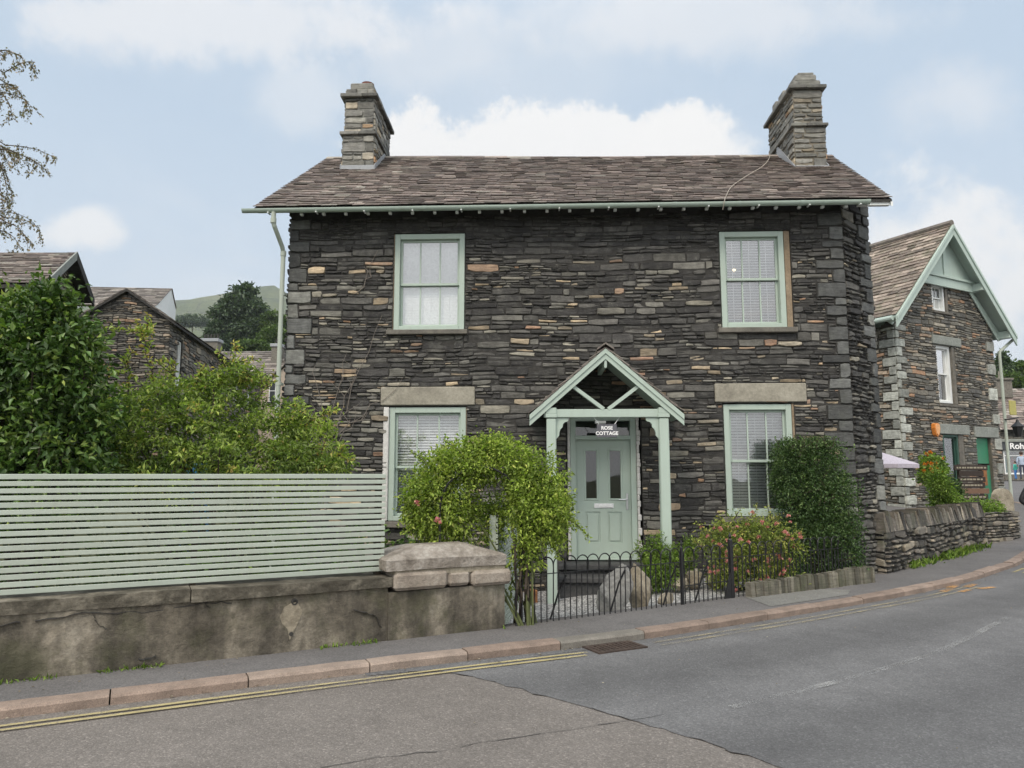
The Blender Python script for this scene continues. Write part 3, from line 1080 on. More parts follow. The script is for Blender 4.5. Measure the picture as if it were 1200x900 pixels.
# gravel garden (a little lower at the left)
def gz(x, y):
    k = min(1, max(0, (x - .1) / 2.6)); k = k * k * (3 - 2 * k)
    return -.24 + .22 * k
b = MB(); vs = []; NX, NY = 28, 10
for j in range(NY + 1):
    for i in range(NX + 1):
        x = -4.2 + 10.4 * i / NX
        if x > -.02: y0_ = 7.5 + (x + .02) * .61
        else: y0_ = 7.5 + (x + .02) * .52
        y = y0_ + (12.1 - y0_) * j / NY
        e = min(1, j / 2)
        vs.append((x, y, gz(x, y) * (.45 + .55 * e) - .03 + .012 * math.sin(7 * x + 3 * y)))
b.raw(vs, [(j * (NX + 1) + i, j * (NX + 1) + i + 1, (j + 1) * (NX + 1) + i + 1, (j + 1) * (NX + 1) + i) for j in range(NY) for i in range(NX)])
tag(b.build('garden_gravel', M['gravel'], smooth=True), kind='structure')

# the fell behind the village
def hill(name, x0, x1, y0, y1, fn, n=70):
    b = MB(); vs = []
    for j in range(n + 1):
        for i in range(n + 1):
            x = x0 + (x1 - x0) * i / n; y = y0 + (y1 - y0) * j / n
            vs.append((x, y, fn(x, y)))
    b.raw(vs, [(j * (n + 1) + i, j * (n + 1) + i + 1, (j + 1) * (n + 1) + i + 1, (j + 1) * (n + 1) + i) for j in range(n) for i in range(n)])
    return tag(b.build(name, M['hill'], smooth=True), kind='structure')


def fell(x, y):
    px = 600 + 850 * x / (y * .99 + .001)             # rough bearing of the point
    a = x / y * 1200
    prof = np.interp(a, [-1500, -900, -570, -520, -490, -456, -435, -417, -400, -384, -340, -250, -100, 200], [210, 270, 296, 302, 306, 317, 316, 322, 319, 307, 285, 240, 170, 120])
    s = min(1, max(0, (y - 260) / (1200 - 260))); s = s ** 1.25
    back = 1 if y <= 1200 else max(.5, 1 - (y - 1200) / 1400)
    z = prof * s * back
    z += (6 * math.sin(x * .021 + y * .013) + 4 * math.sin(x * .05 - y * .031) + 2.5 * math.sin(x * .11 + y * .07)) * s * (1 - .75 * math.exp(-((y - 1200) / 200) ** 2))
    return max(z - 1.0, -.36)


hill('hill', -1500, 300, 260, 1900, fell, 90)

# ================================================================== COTTAGE
H0 = Vector((-3.607, 11.403, 0))
HF = fr_az(H0, -2.3)
house = thing('stone_cottage', 'detached dark slate stone cottage with mint sash windows, porch and two tall chimneys', 'cottage', H0)
WINS = {  # u0,u1,v0,v1,meeting
    'UL': (1.72, 2.85, 3.76, 5.34, 4.52), 'UR': (6.90, 7.90, 3.76, 5.31, 4.55),
    'LL': (1.69, 2.89, .78, 2.53, 1.60), 'LR': (6.87, 7.90, .86, 2.56, 1.69)}
DOOR = (4.51, 5.52, .2, 2.40)
holes = [(a - .012, b_ + .012, c_ - .02, d_ + .012) for (a, b_, c_, d_, m_) in WINS.values()]
holes[1] = (6.885, 8.0, 3.74, 5.32)
holes[3] = (6.855, 7.94, .84, 2.575)
holes.append((4.45, 5.60, -.4, 2.42))
LINT = [(1.55, 3.03, 2.56, 2.85), (6.74, 8.13, 2.59, 2.88)]
SILLS = [(1.62, 2.91, 3.68, 3.755), (6.82, 8.03, 3.67, 3.75), (1.58, 2.98, .68, .77), (6.78, 8.0, .77, .85)]
rg = random.Random(21)
ql = quoins(0, -.35, 5.6, rg, (.17, .36), (.12, .27))
qr = quoins(8.82, -.35, 5.6, rg, (.2, .38), (.12, .25), -1)
rects = rubble(0, 8.82, -.35, 5.62, rg, (.08, .24), (.036, .11), (1.9, 6.5), (.08, .52))
rects = clip_rects(rects, holes + LINT + SILLS + ql + qr)


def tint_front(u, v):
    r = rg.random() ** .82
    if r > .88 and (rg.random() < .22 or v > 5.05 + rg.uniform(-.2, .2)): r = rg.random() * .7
    if v > 4.9: r *= .75  # eaves shade put into the tint: stones near the wall top go darker
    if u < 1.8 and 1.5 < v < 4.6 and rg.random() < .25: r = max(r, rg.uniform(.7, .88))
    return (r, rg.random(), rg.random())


b = MB()
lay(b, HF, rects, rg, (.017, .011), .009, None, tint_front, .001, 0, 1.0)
b.mi = 1
def tq(u, v): return (min(1, max(0, rg.gauss(.55, .2) if 1.2 < v < 4.7 else rg.gauss(.22, .15))), rg.random(), 0)
lay(b, HF, ql, rg, (.026, .006), 0, None, tq, .004)
lay(b, HF, qr, rg, (.026, .006), 0, None, lambda u, v: (.12 + .3 * rg.random() if rg.random() < .8 else .7, rg.random(), 0), .004)
b.mi = 2
core_panels(b, HF, 0.03, 8.80, -.4, 5.75, holes, -.4, .002)
# blind inner jamb of the reveals
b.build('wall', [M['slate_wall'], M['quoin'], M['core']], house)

# canted corner at the right end and gable walls
c0, c1 = HF.p(8.82, 0, 0), HF.p(9.44, 0, -.48)
CF = Fr(c0, c1 - c0); cl = (c1 - c0).length
qn = quoins(cl, -.35, 5.9, rg, (.18, .32), (.13, .26), -1)
qn2 = quoins(0, -.35, 5.9, rg, (.12, .24), (.1, .22))
rects = clip_rects(rubble(0, cl, -.35, 5.95, rg, (.12, .24), (.05, .13), (1.2, 4), (.09, .4)), qn)
b = MB()
lay(b, CF, rects, rg, (.02, .012), .016, None, lambda u, v: ((rg.random() * .93 if v > 1.4 else .55 + .35 * rg.random()), rg.random(), 0), .003, 0, 1.5)
b.mi = 1
lay(b, CF, qn, rg, (.024, .006), 0, None, lambda u, v: ((.05 + .3 * rg.random()) if v > 1.3 and rg.random() < .75 else .4 + .4 * rg.random(), rg.random(), 0), .004)
b.mi = 2
b.box(CF, .0, cl, -.4, 5.95, -.3, -.012)
b.build('canted_wall', [M['slate_wall'], M['quoin'], M['core']], house)


def gable_top(depth, ve, vr):
    return lambda u: ve + (vr - ve) * (1 - abs(u - depth / 2) / (depth / 2)) - .04


for nm, A, B_, vr in (('gable_wall', HF.p(0, 0, -5.2), HF.p(0, 0, 0), 7.72), ('gable_wall', HF.p(9.44, 0, -.48), HF.p(9.52, 0, -5.2), 7.55)):
    g_ = Fr(A, B_ - A); dl = (B_ - A).length
    tp = gable_top(dl, 5.85, vr) if A.x < 0 else (lambda u, dl=dl, vr=vr: min(6.0 + u * .76, 5.85 + (dl - u) * .7))
    b = MB()
    lay(b, g_, rubble(0, dl, -.35, vr, rg, (.16, .26), (.07, .13), (2, 5), (.15, .7)), rg, (.02, .012), .012, tp, lambda u, v: (rg.random() * .85, rg.random(), 0))
    b.mi = 1
    n = 14
    poly = [g_.p(0, -.4, -.012), g_.p(dl, -.4, -.012)] + [g_.p(dl * (1 - i / n), max(0, tp(dl * (1 - i / n))), -.012) for i in range(n + 1)]
    b.extrude(poly, -g_.N * .3)
    b.build(nm, [M['slate_wall'], M['core']], house)
b = MB()
b.box(HF, .3, 9.2, -.4, 5.8, -5.2, -4.9)
b.build('rear_wall', M['core'], house)

for (a, b_, c_, d_) in LINT:
    m = MB(); m.box(HF, a, b_, c_, d_, -.2, .034, .012); m.build('lintel', M['lintel'], house)


# windows: the frame is the part, what sits in it its pieces
def window(F_, u0, u1, v0, v1, vm, parent, mats, bars=2, blind='open', w=0.0, sill=None, fw=.075, sillmat=None, room=True):
    frame, sash_m = mats
    m = MB()
    d0, d1 = w - .16, w - .012
    m.box(F_, u0, u0 + fw, v0, v1, d0, d1, .004); m.box(F_, u1 - fw, u1, v0, v1, d0, d1, .004)
    m.box(F_, u0 + fw, u1 - fw, v1 - fw, v1, d0, d1, .004); m.box(F_, u0 + fw, u1 - fw, v0, v0 + fw * .8, d0, d1 + .012, .004)
    fo = m.build('window', frame, parent)
    a, b_ = u0 + fw + .001, u1 - fw - .001
    for (c_, e_, ws) in ((vm - .02, v1 - fw - .001, w - .075), (v0 + fw * .8 + .001, vm + .024, w - .115)):
        m = MB(); st = .036
        m.box(F_, a, a + st, c_, e_, ws - .035, ws, .004); m.box(F_, b_ - st, b_, c_, e_, ws - .035, ws, .004)
        m.box(F_, a + st, b_ - st, e_ - st, e_, ws - .035, ws, .004); m.box(F_, a + st, b_ - st, c_, c_ + st * 1.15, ws - .035, ws, .004)
        for k in range(bars):
            x = a + (b_ - a) * (k + 1) / (bars + 1)
            m.box(F_, x - .011, x + .011, c_ + st, e_ - st, ws - .03, ws - .004)
        m.build('sash', sash_m, fo)
        m = MB(); m.face([F_.p(a + st * .5, c_ + st * .5, ws - .018), F_.p(b_ - st * .5, c_ + st * .5, ws - .018), F_.p(b_ - st * .5, e_ - st * .5, ws - .018), F_.p(a + st * .5, e_ - st * .5, ws - .018)])
        m.build('pane', M['glass'], fo)
    if blind:
        m = MB()
        y = v0 + .08; tilt = {'open': .010, 'half': .017, 'shut': .0235}[blind]
        while y < v1 - .05:
            dp = .012 if blind != 'shut' else .004
            m.face([F_.p(a, y - tilt, w - .2 + dp), F_.p(b_, y - tilt, w - .2 + dp), F_.p(b_, y + tilt, w - .2 - dp), F_.p(a, y + tilt, w - .2 - dp)])
            y += .044
        for k in (.18, .5, .82):
            x = a + (b_ - a) * k
            m.box(F_, x - .003, x + .003, v0 + .05, v1 - .05, w - .186, w - .184)
        m.build('blind', M['blind'], fo, fix=False)
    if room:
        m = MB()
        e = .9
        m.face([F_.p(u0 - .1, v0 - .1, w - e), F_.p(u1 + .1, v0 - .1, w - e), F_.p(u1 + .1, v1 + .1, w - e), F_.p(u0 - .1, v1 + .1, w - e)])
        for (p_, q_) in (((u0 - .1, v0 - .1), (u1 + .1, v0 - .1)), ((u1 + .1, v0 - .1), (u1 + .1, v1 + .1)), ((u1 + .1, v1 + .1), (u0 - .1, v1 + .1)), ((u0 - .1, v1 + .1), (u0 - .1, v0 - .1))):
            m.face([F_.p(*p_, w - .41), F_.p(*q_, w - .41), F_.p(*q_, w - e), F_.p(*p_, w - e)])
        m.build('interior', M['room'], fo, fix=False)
    if sill:
        m = MB(); m.box(F_, sill[0], sill[1], sill[2], sill[3], w - .2, w + .085, .008)
        m.build('sill', sillmat or M['sill'], fo)
    return fo


mm = (M['mint'], M['mint'])
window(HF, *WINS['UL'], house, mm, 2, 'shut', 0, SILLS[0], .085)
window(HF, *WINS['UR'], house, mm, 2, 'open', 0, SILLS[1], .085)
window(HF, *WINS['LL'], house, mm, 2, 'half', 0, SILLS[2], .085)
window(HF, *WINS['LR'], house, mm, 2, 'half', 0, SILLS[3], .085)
# mortar reveals beside the frames
for (a, b_, c_, d_) in ((7.905, 7.992, 3.757, 5.31), (7.905, 7.938, .856, 2.57), (1.668, 1.716, 3.76, 5.34), (2.895, 2.94, .78, 2.53)):
    m = MB(); m.box(HF, a, b_, c_, d_, -.2, -.004, .004); m.build('reveal', M['tan_mortar'], house)
m = MB(); m.box(HF, 1.60, 1.686, .78, 2.53, -.2, .03, .01); m.build('reveal', M['white_mortar'], house)

# lit bulbs behind the upstairs windows
bulb = new_mat('lit_bulb')
bulb[2].inputs['Emission Color'].default_value = (1, .78, .45, 1); bulb[2].inputs['Emission Strength'].default_value = 1.6
for u, v, lab in ((7.2, 4.78, 'small lit lamp behind the blind of the right upstairs window'), (2.29, 4.88, 'small lit lamp behind the left upstairs window')):
    t = thing('ceiling_lamp', lab, 'lamp', HF.p(u, v, -.12 if u < 3 else -.26))
    m = MB(); m.lathe(HF.p(u, v, -.34), [(.004, -.035), (.026, -.02), (.03, 0), (.02, .025), (.01, .03)], 10); m.build('bulb', bulb[0], t)
    m = MB(); m.tube([HF.p(u, v + .03, -.34), HF.p(u, 5.42, -.34)], .005, 5); m.build('flex', M['iron'], t)

# front door
u0, u1, v0, v1 = DOOR
m = MB()
fw = .085
m.box(HF, u0, u0 + fw, v0, v1, -.2, -.02, .005); m.box(HF, u1 - fw, u1, v0, v1, -.2, -.02, .005)
m.box(HF, u0 + fw, u1 - fw, v1 - .085, v1, -.2, -.02, .005); m.box(HF, u0 + fw, u1 - fw, 2.02, 2.085, -.2, -.02, .005)
m.box(HF, u0 + fw, u1 - fw, v0, v0 + .03, -.2, -.01, .005)
df = m.build('door_frame', M['mint'], house)
m = MB(); m.face([HF.p(u0 + fw, 2.08, -.1), HF.p(u1 - fw, 2.08, -.1), HF.p(u1 - fw, 2.32, -.1), HF.p(u0 + fw, 2.32, -.1)]); m.build('fanlight', M['glass_dark'], df)
m = MB()
m.box(HF, u0 - .045, u0 - .002, v0, v1 + .03, -.2, -.012, .006); m.build('mortar_edge', M['white_mortar'], df)
m = MB(); rg2 = random.Random(4); y = v0
while y < v1:
    h = rg2.uniform(.05, .12); m.box(HF, u1 + .003, u1 + .035 + rg2.random() * .035, y, min(y + h, v1 + .02), -.2, .006 + rg2.random() * .012, .01); y += h
m.build('mortar_edge', M['white_mortar'], df)
D0, D1, E0, E1 = u0 + fw + .003, u1 - fw - .003, v0 + .033, 2.017
m = MB()
pan = [(D0 + .13, D0 + .335, 1.10, 1.87), (D1 - .335, D1 - .13, 1.10, 1.87), (D0 + .14, D0 + .36, .45, .92), (D1 - .36, D1 - .14, .45, .92)]
core_panels(m, HF, D0, D1, E0, E1, pan, -.12, -.07)
door = m.build('door', M['mint'], house)
m = MB()
for (a, b_, c_, d_) in pan[2:]:
    m.box(HF, a + .001, b_ - .001, c_ + .001, d_ - .001, -.12, -.085)
    m.box(HF, a + .028, b_ - .028, c_ + .028, d_ - .028, -.085, -.073, .008)
m.build('panel', M['mint'], door)
for (a, b_, c_, d_) in pan[:2]:
    m = MB(); t_ = .022
    m.box(HF, a - .01, a + t_, c_ - .01, d_ + .01, -.1, -.06, .006); m.box(HF, b_ - t_, b_ + .01, c_ - .01, d_ + .01, -.1, -.06, .006)
    m.box(HF, a + t_, b_ - t_, d_ - t_, d_ + .01, -.1, -.06, .006); m.box(HF, a + t_, b_ - t_, c_ - .01, c_ + t_, -.1, -.06, .006)
    m.build('glazing_bead', M['mint'], door)
    m = MB(); m.face([HF.p(a + t_, c_ + t_, -.09), HF.p(b_ - t_, c_ + t_, -.09), HF.p(b_ - t_, d_ - t_, -.09), HF.p(a + t_, d_ - t_, -.09)]); m.build('pane', M['glass_dark'], door)
m = MB(); m.box(HF, D0 + .27, D0 + .57, .975, 1.045, -.07, -.056, .006); m.box(HF, D0 + .3, D0 + .54, .99, 1.03, -.056, -.048, .004); m.build('letter_plate', M['letter'], door)
m = MB(); m.box(HF, D1 - .075, D1 - .04, .95, 1.2, -.07, -.058, .004)
m.tube([HF.p(D1 - .057, 1.11, -.06), HF.p(D1 - .057, 1.11, -.02), HF.p(D1 - .075, 1.11, -.012), HF.p(D1 - .19, 1.105, -.012)], .009, 8); m.build('handle', M['chrome'], door)
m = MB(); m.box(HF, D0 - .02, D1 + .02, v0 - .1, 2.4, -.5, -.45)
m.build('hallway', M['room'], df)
# steps
for (a, b_, c_, d_, w1_) in ((4.3, 5.74, .10, .185, .42), (4.38, 5.66, -.36, .098, .36), (4.26, 5.70, -.03, .05, .78), (4.32, 5.66, -.4, -.032, .73)):
    m = MB(); m.box(HF, a, b_, c_, d_, -.01, w1_, .014); m.build('doorstep', M['dk_step'], house)

# ---------------- roof
EV, EW = 5.665, .40
RW = -2.62
eL, eR = HF.p(-.46, EV, EW), HF.p(9.42, EV, EW)
rL, rR = HF.p(-.24, 7.84, RW), HF.p(9.82, 7.69, RW)
bL, bR = HF.p(-.3, EV, -5.6), HF.p(10.0, EV, -5.6)
rg = random.Random(31)
b = MB()


def tint_roof(a, t):
    r = rg.gauss(.45, .17)
    if abs(a - .13) < .07 and rg.random() < .4: r += .3
    if t > .85: r += .1
    return (min(1, max(0, r)), rg.random(), 0)


slates(b, eL, eR, rL, rR, .118, (.14, .3), rg, .012, tint_roof, gap=.007)
slates(b, bR, bL, rR, rL, .24, (.3, .5), rg, .013, tint_roof)
b.mi = 1
dn = Vector((0, 0, -.05))
for q in ((eL, eR, rR, rL), (bL, bR, rR, rL)):
    q = [Vector(x) for x in q]
    b.hexa([x + dn for x in q] + [x + Vector((0, 0, -.012)) for x in q])
roof = b.build('roof', [M['roof'], M['core']], house)
b = MB(); rg3 = random.Random(2)
n = 22
for i in range(n):
    t0, t1 = i / n, (i + 1) / n - .0006
    p, q = rL.lerp(rR, t0), rL.lerp(rR, t1)
    sag = lambda t: Vector((0, 0, .02 + .012 * math.sin(t * 9)))
    b.cur = (rg3.random(), rg3.random(), 0)
    for sd, nn in ((HF.N, 1), (-HF.N, 1)):
        a1, b1 = p + sag(t0), q + sag(t0)
        a2, b2 = a1 + sd * .1 + Vector((0, 0, -.075)), b1 + sd * .1 + Vector((0, 0, -.075))
        u_ = Vector((0, 0, .018))
        b.hexa([a2, b2, b1, a1, a2 + u_, b2 + u_, b1 + u_, a1 + u_])
b.build('ridge', M['roof'], roof)
# soffit pieces and purlin ends under the right verge
b = MB()
pa, pb = eR, rR
for k in range(7):
    t_ = .02 + k * .14
    c_ = pa.lerp(pb, t_)
    b.bar(c_ + Vector((0, 0, -.1)) - HF.U * .5, c_ + Vector((0, 0, -.1)) - HF.U * .03, .07, .07)
b.hexa([pa + HF.U * -.02 + Vector((0, 0, -.12)), pa + HF.U * .012 + Vector((0, 0, -.12)), pb + HF.U * .012 + Vector((0, 0, -.12)), pb - HF.U * .02 + Vector((0, 0, -.12)),
        pa - HF.U * .02 + Vector((0, 0, -.052)), pa + HF.U * .012 + Vector((0, 0, -.052)), pb + HF.U * .012 + Vector((0, 0, -.052)), pb - HF.U * .02 + Vector((0, 0, -.052))])
b.build('verge_board', M['white'], roof)
for k in range(25):
    u = .3 + k * .352
    m = MB(); m.box(HF, u - .024, u + .021, 5.545, 5.585, .31, .372, .004); m.build('rafter_end', M['white'], roof)
m = MB(); m.box(HF, -.4, 9.0, 5.592, 5.648, .345, .365); m.build('fascia', M['mint'], roof)

m = MB()
gw = .425
for k in range(10):
    a, b_ = -.62 + k * .965, -.62 + (k + 1) * .965 - .004
    if k == 9: b_ = 9.04
    rr = .055
    ring = lambda u: [HF.p(u, 5.625 + rr * math.sin(t), gw + rr * math.cos(t)) for t in [math.pi + math.pi * i / 10 for i in range(11)]]
    r0, r1 = ring(a), ring(b_)
    ri = lambda u: [HF.p(u, 5.625 + (rr - .006) * math.sin(t), gw + (rr - .006) * math.cos(t)) for t in [math.pi + math.pi * i / 10 for i in range(11)]]
    q0, q1 = ri(a), ri(b_)
    vs = r0 + r1 + q0 + q1
    fs = []
    for i in range(10):
        fs += [(i, i + 1, 12 + i, 11 + i), (22 + i, 23 + i, 34 + i, 33 + i), (i, i + 1, 23 + i, 22 + i), (11 + i, 12 + i, 34 + i, 33 + i)]
    fs += [(0, 11, 33, 22), (10, 21, 43, 32)]
    m.raw(vs, fs)
    for sg_, e_ in ((b_ - .03, b_ + .03),):
        ro = lambda u, q: [HF.p(u, 5.625 + q * math.sin(t), gw + q * math.cos(t)) for t in [math.pi + math.pi * i / 10 for i in range(11)]]
        A_, B_, C_, D_ = ro(sg_, .0605), ro(e_, .0605), ro(sg_, .0552), ro(e_, .0552)
        m.raw(A_ + B_ + C_ + D_, [f for i in range(10) for f in ((i, i + 1, 12 + i, 11 + i), (i, i + 1, 23 + i, 22 + i), (11 + i, 12 + i, 34 + i, 33 + i))])
gut = m.build('gutter', M['mint'], house, smooth=False)
m = MB()
for k in range(13):
    u = -.2 + k * .76
    m.box(HF, u - .01, u + .01, 5.554, 5.568, .36, .475)
m.build('bracket', M['white'], gut)
m = MB()
path = [HF.p(-.12, 5.6, gw), HF.p(-.12, 5.42, gw), HF.p(-.11, 5.36, gw - .02), HF.p(-.06, 5.1, .17), HF.p(-.055, 5.02, .12), HF.p(-.055, -.2, .1)]
m.tube(path, .036, 12)
for v in (5.44, 5.0): m.tube([HF.p(-.12 if v > 5.2 else -.055, v - .04, gw if v > 5.2 else .118), HF.p(-.12 if v > 5.2 else -.055, v + .04, gw if v > 5.2 else .118)], .045, 12)
dp = m.build('downpipe', M['fence'], house, smooth=False)
for v in (4.35, 2.9, 1.45):
    m = MB(); m.tube([HF.p(-.055, v - .03, .105), HF.p(-.055, v + .03, .105)], .046, 12); m.box(HF, -.1, -.01, v - .02, v + .02, .0, .08); m.build('pipe_clip', M['fence'], dp)


# ---------------- chimneys
def chimney(u0, u1, base, b1, b2, top, seed, pot, far_pots):
    rg = random.Random(seed)
    wf, wb = -1.75, -3.2
    c = MB()
    c.mi = 0
    def stage(a0, a1, f_, k_, v0, v1):
        for F_, L_ in ((Fr(HF.p(a0, 0, f_), HF.U), a1 - a0), (Fr(HF.p(a1, 0, f_), -HF.N), f_ - k_), (Fr(HF.p(a1, 0, k_), -HF.U), a1 - a0), (Fr(HF.p(a0, 0, k_), HF.N), f_ - k_)):
            rr = rubble(0, L_, v0, v1, rg, (.1, .2), (.07, .15), (1.6, 4), (.12, .45))
            lay(c, F_, rr, rg, (.012, .006), .0, None, lambda u, v: (rg.random(), rg.random(), 0), .0035)
        c.box(HF, a0 + .006, a1 - .006, v0, v1, k_ + .006, f_ - .006)
    def slabband(a0, a1, f_, k_, v0, v1, over):
        o_ = over
        x = a0 - o_
        while x < a1 + o_ - .01:
            e = min(a1 + o_, x + rg.uniform(.25, .5))
            if a1 + o_ - e < .12: e = a1 + o_
            c.cur = (rg.random() * .45, rg.random(), 0)
            c.box(HF, x + .002, e - .002, v0 + rg.uniform(0, .008), v1 + rg.uniform(-.006, .01), f_ - .12, f_ + o_, .008)
            c.box(HF, x + .002, e - .002, v0, v1, k_ - o_, k_ + .12, .008)
            x = e
        for s0, s1 in ((a0 - o_, a0 + .1), (a1 - .1, a1 + o_)):
            y = k_ + .122
            while y < f_ - .122 - .01:
                e = min(f_ - .122, y + rg.uniform(.3, .5))
                if f_ - .122 - e < .12: e = f_ - .122
                c.cur = (rg.random() * .45, rg.random(), 0)
                c.box(HF, s0, s1, v0 + rg.uniform(0, .008), v1 + rg.uniform(-.006, .01), y + .002, e - .002, .008)
                y = e
    stage(u0 - .025, u1 + .025, wf + .025, wb - .025, base - .35, b1)
    slabband(u0, u1, wf, wb, b1, b1 + .065, .075)
    stage(u0, u1, wf, wb, b1 + .066, b2)
    slabband(u0, u1, wf, wb, b2, b2 + .07, .08)
    stage(u0 + .005, u1 - .005, wf - .012, wb + .012, b2 + .071, b2 + .2)
    ch = c.build('chimney', M['chim'], roof)
    m = MB()
    m.box(HF, u0 - .05, u1 + .05, base - .22, base + .09, wf + .02, wf + .05, .004)
    for s0, s1 in ((u0 - .052, u0 - .036), (u1 + .036, u1 + .052)):
        pts = [(wf + .05, base - .08), (wf + .05, base + .10), (RW, 7.95), (RW, 7.7)]
        m.extrude([HF.p(s0, v, w) for w, v in pts], HF.U * (s1 - s0))
    m.build('flashing', M['lead'], roof)
    return b2 + .2


vt = chimney(.34, .90, 7.19, 7.88, 8.64, 9.05, 5, True, 1)
rg = random.Random(9)
m = MB(); m.box(HF, .42, .86, vt, vt + .14, -2.3, -1.79, .02); m.cur = (.6, .5, 0); m.build('flue_top', M['chim'], roof)
m = MB(); m.lathe(HF.p(.7, vt + .13, -2.02), [(.13, 0), (.135, .02), (.12, .06), (.125, .1), (.1, .11), (.05, .105)], 16); m.build('chimney_pot', M['pot'], roof)
vt = chimney(8.79, 9.32, 7.03, 7.88, 8.62, 8.95, 8, False, 2)
for (w_, h_, l_) in ((-1.97, .13, .38), (-2.6, .2, .3), (-3.02, .22, .22)):
    m = MB(); m.cur = (.5, .6, 0)
    m.box(HF, 8.86, 9.26, vt, vt + h_, w_ - l_ * .5, w_ + l_ * .5, .02)
    if l_ > .35: m.box(HF, 8.93, 9.22, vt + h_, vt + h_ + .05, w_ - .2, w_ + .17, .01)
    m.build('flue_top', M['chim'], roof)

# ---------------- porch
PW = 1.06
po = None
m = MB()
for uc in (4.205, 5.75):
    pass
apex = (4.975, 3.27); el = (3.90, 2.33); er = (6.05, 2.33)
b = MB(); rg = random.Random(12)
for (ue, ve) in (el, er):
    e0, e1 = HF.p(ue, ve, PW + .06), HF.p(ue, ve, .03)
    r0, r1 = HF.p(apex[0], apex[1], PW + .06), HF.p(apex[0], apex[1], .03)
    slates(b, e0, e1, r0, r1, .15, (.16, .32), rg, .013)
b.cur = (.4, .6, 0)
for s_ in (-1, 1):
    a = HF.p(apex[0], apex[1] + .045, PW + .08); c_ = HF.p(apex[0], apex[1] + .045, .03)
    o_ = HF.U * (s_ * .12) + Vector((0, 0, -.085))
    b.hexa([a + o_, c_ + o_, c_, a, a + o_ + Vector((0, 0, .025)), c_ + o_ + Vector((0, 0, .025)), c_ + Vector((0, 0, .025)), a + Vector((0, 0, .025))])
porch = b.build('porch', M['roof_grey'], house)
m = MB()
for (ue, ve) in (el, er):
    q = [HF.p(ue, ve - .012, PW), HF.p(ue, ve - .012, .03), HF.p(apex[0], apex[1] - .012, .03), HF.p(apex[0], apex[1] - .012, PW)]
    m.hexa([x + Vector((0, 0, -.03)) for x in q] + q)
m.build('boarding', M['mint'], porch)
for (ue, ve) in (el, er):
    m = MB()
    for (t0, t1, wo) in ((-.165, -.085, .03), (-.084, -.012, .048)):
        P4 = [HF.p(ue, ve + t0, PW + wo - .04), HF.p(apex[0], apex[1] + t0, PW + wo - .04), HF.p(apex[0], apex[1] + t1, PW + wo - .04), HF.p(ue, ve + t1, PW + wo - .04)]
        m.extrude(P4, HF.N * .045)
    m.build('bargeboard', M['mint'], porch)
m = MB(); m.box(HF, 4.10, 5.85, 2.285, 2.40, PW - .1, PW - .012, .006); m.build('beam', M['mint'], porch)
for s_ in (-1, 1):
    m = MB(); cx = apex[0]
    m.bar(HF.p(cx + s_ * .03, 2.40, PW - .05), HF.p(cx + s_ * .50, 2.755, PW - .05), .05, .085, HF.N); m.build('brace', M['mint'], porch)
m = MB(); m.box(HF, apex[0] - .02, apex[0] + .02, 2.98, 3.13, PW - .03, PW + .02, .006); m.build('finial', M['mint'], porch)
m = MB(); m.box(HF, apex[0] - .03, apex[0] + .03, 3.02, 3.12, .0, PW - .05); m.build('ridge_beam', M['mint'], porch)
for uc, zb in ((4.205, -.3), (5.775, -.12)):
    m = MB(); hw = .068
    m.box(HF, uc - hw, uc + hw, zb, 2.27, PW - .125, PW + .01, .012)
    m.box(HF, uc - hw - .012, uc + hw + .012, 2.28, 2.335, PW - .135, PW + .022, .005); m.box(HF, uc - hw - .005, uc + hw + .005, 2.336, 2.42, PW - .13, PW + .016, .005)
    m.build('post', M['mint'], porch)
    s_ = 1 if uc < 5 else -1
    m = MB(); x0 = uc + s_ * (hw + .001)
    pr = [(0, 2.283), (.175, 2.283), (.175, 2.245), (.15, 2.225), (.12, 2.22), (.095, 2.19), (.09, 2.15), (.06, 2.12), (.045, 2.08), (.04, 2.03), (0, 1.98)]
    m.extrude([HF.p(x0 + s_ * a, v, PW - .09) for a, v in pr], HF.N * .05); m.build('bracket', M['mint'], porch)
m = MB()
for uc in (4.2, 5.76): m.box(HF, uc - .045, uc + .045, 2.28, 2.38, 0.03, PW - .14, .005)
m.build('side_beam', M['mint'], porch)

t = thing('house_sign', 'dark slate name sign lettered in white hanging from the porch beam', 'sign', HF.p(4.985, 2.12, PW - .05))
m = MB(); m.box(HF, 4.845, 5.125, 2.005, 2.19, PW - .065, PW - .048, .003); m.build('board', M['signslate'], t)
text_mesh('lettering', 'ROSE', .068, HF, 4.985, 2.135, PW - .047, M['signtext'], t, .0015, .0018)
text_mesh('lettering', 'COTTAGE', .068, HF, 4.985, 2.06, PW - .047, M['signtext'], t, .0015, .0018)
for s_ in (-1, 1):
    m = MB(); m.tube([HF.p(4.985 + s_ * .11, 2.19, PW - .056), HF.p(4.985 + s_ * .19, 2.3, PW - .056)], .005, 6); m.build('hanger', M['white'], t)
t = thing('porch_light', 'small dark porch light with white base above the front door', 'lamp', HF.p(5.0, 2.28, .5))
m = MB(); m.box(HF, 4.86, 5.02, 2.235, 2.275, .4, .5, .006); m.build('base', M['white'], t)
m = MB(); m.lathe(HF.p(5.06, 2.2, .45), [(.02, .06), (.05, .05), (.055, 0), (.03, -.03)], 12); m.build('lamp_head', M['iron'], t)

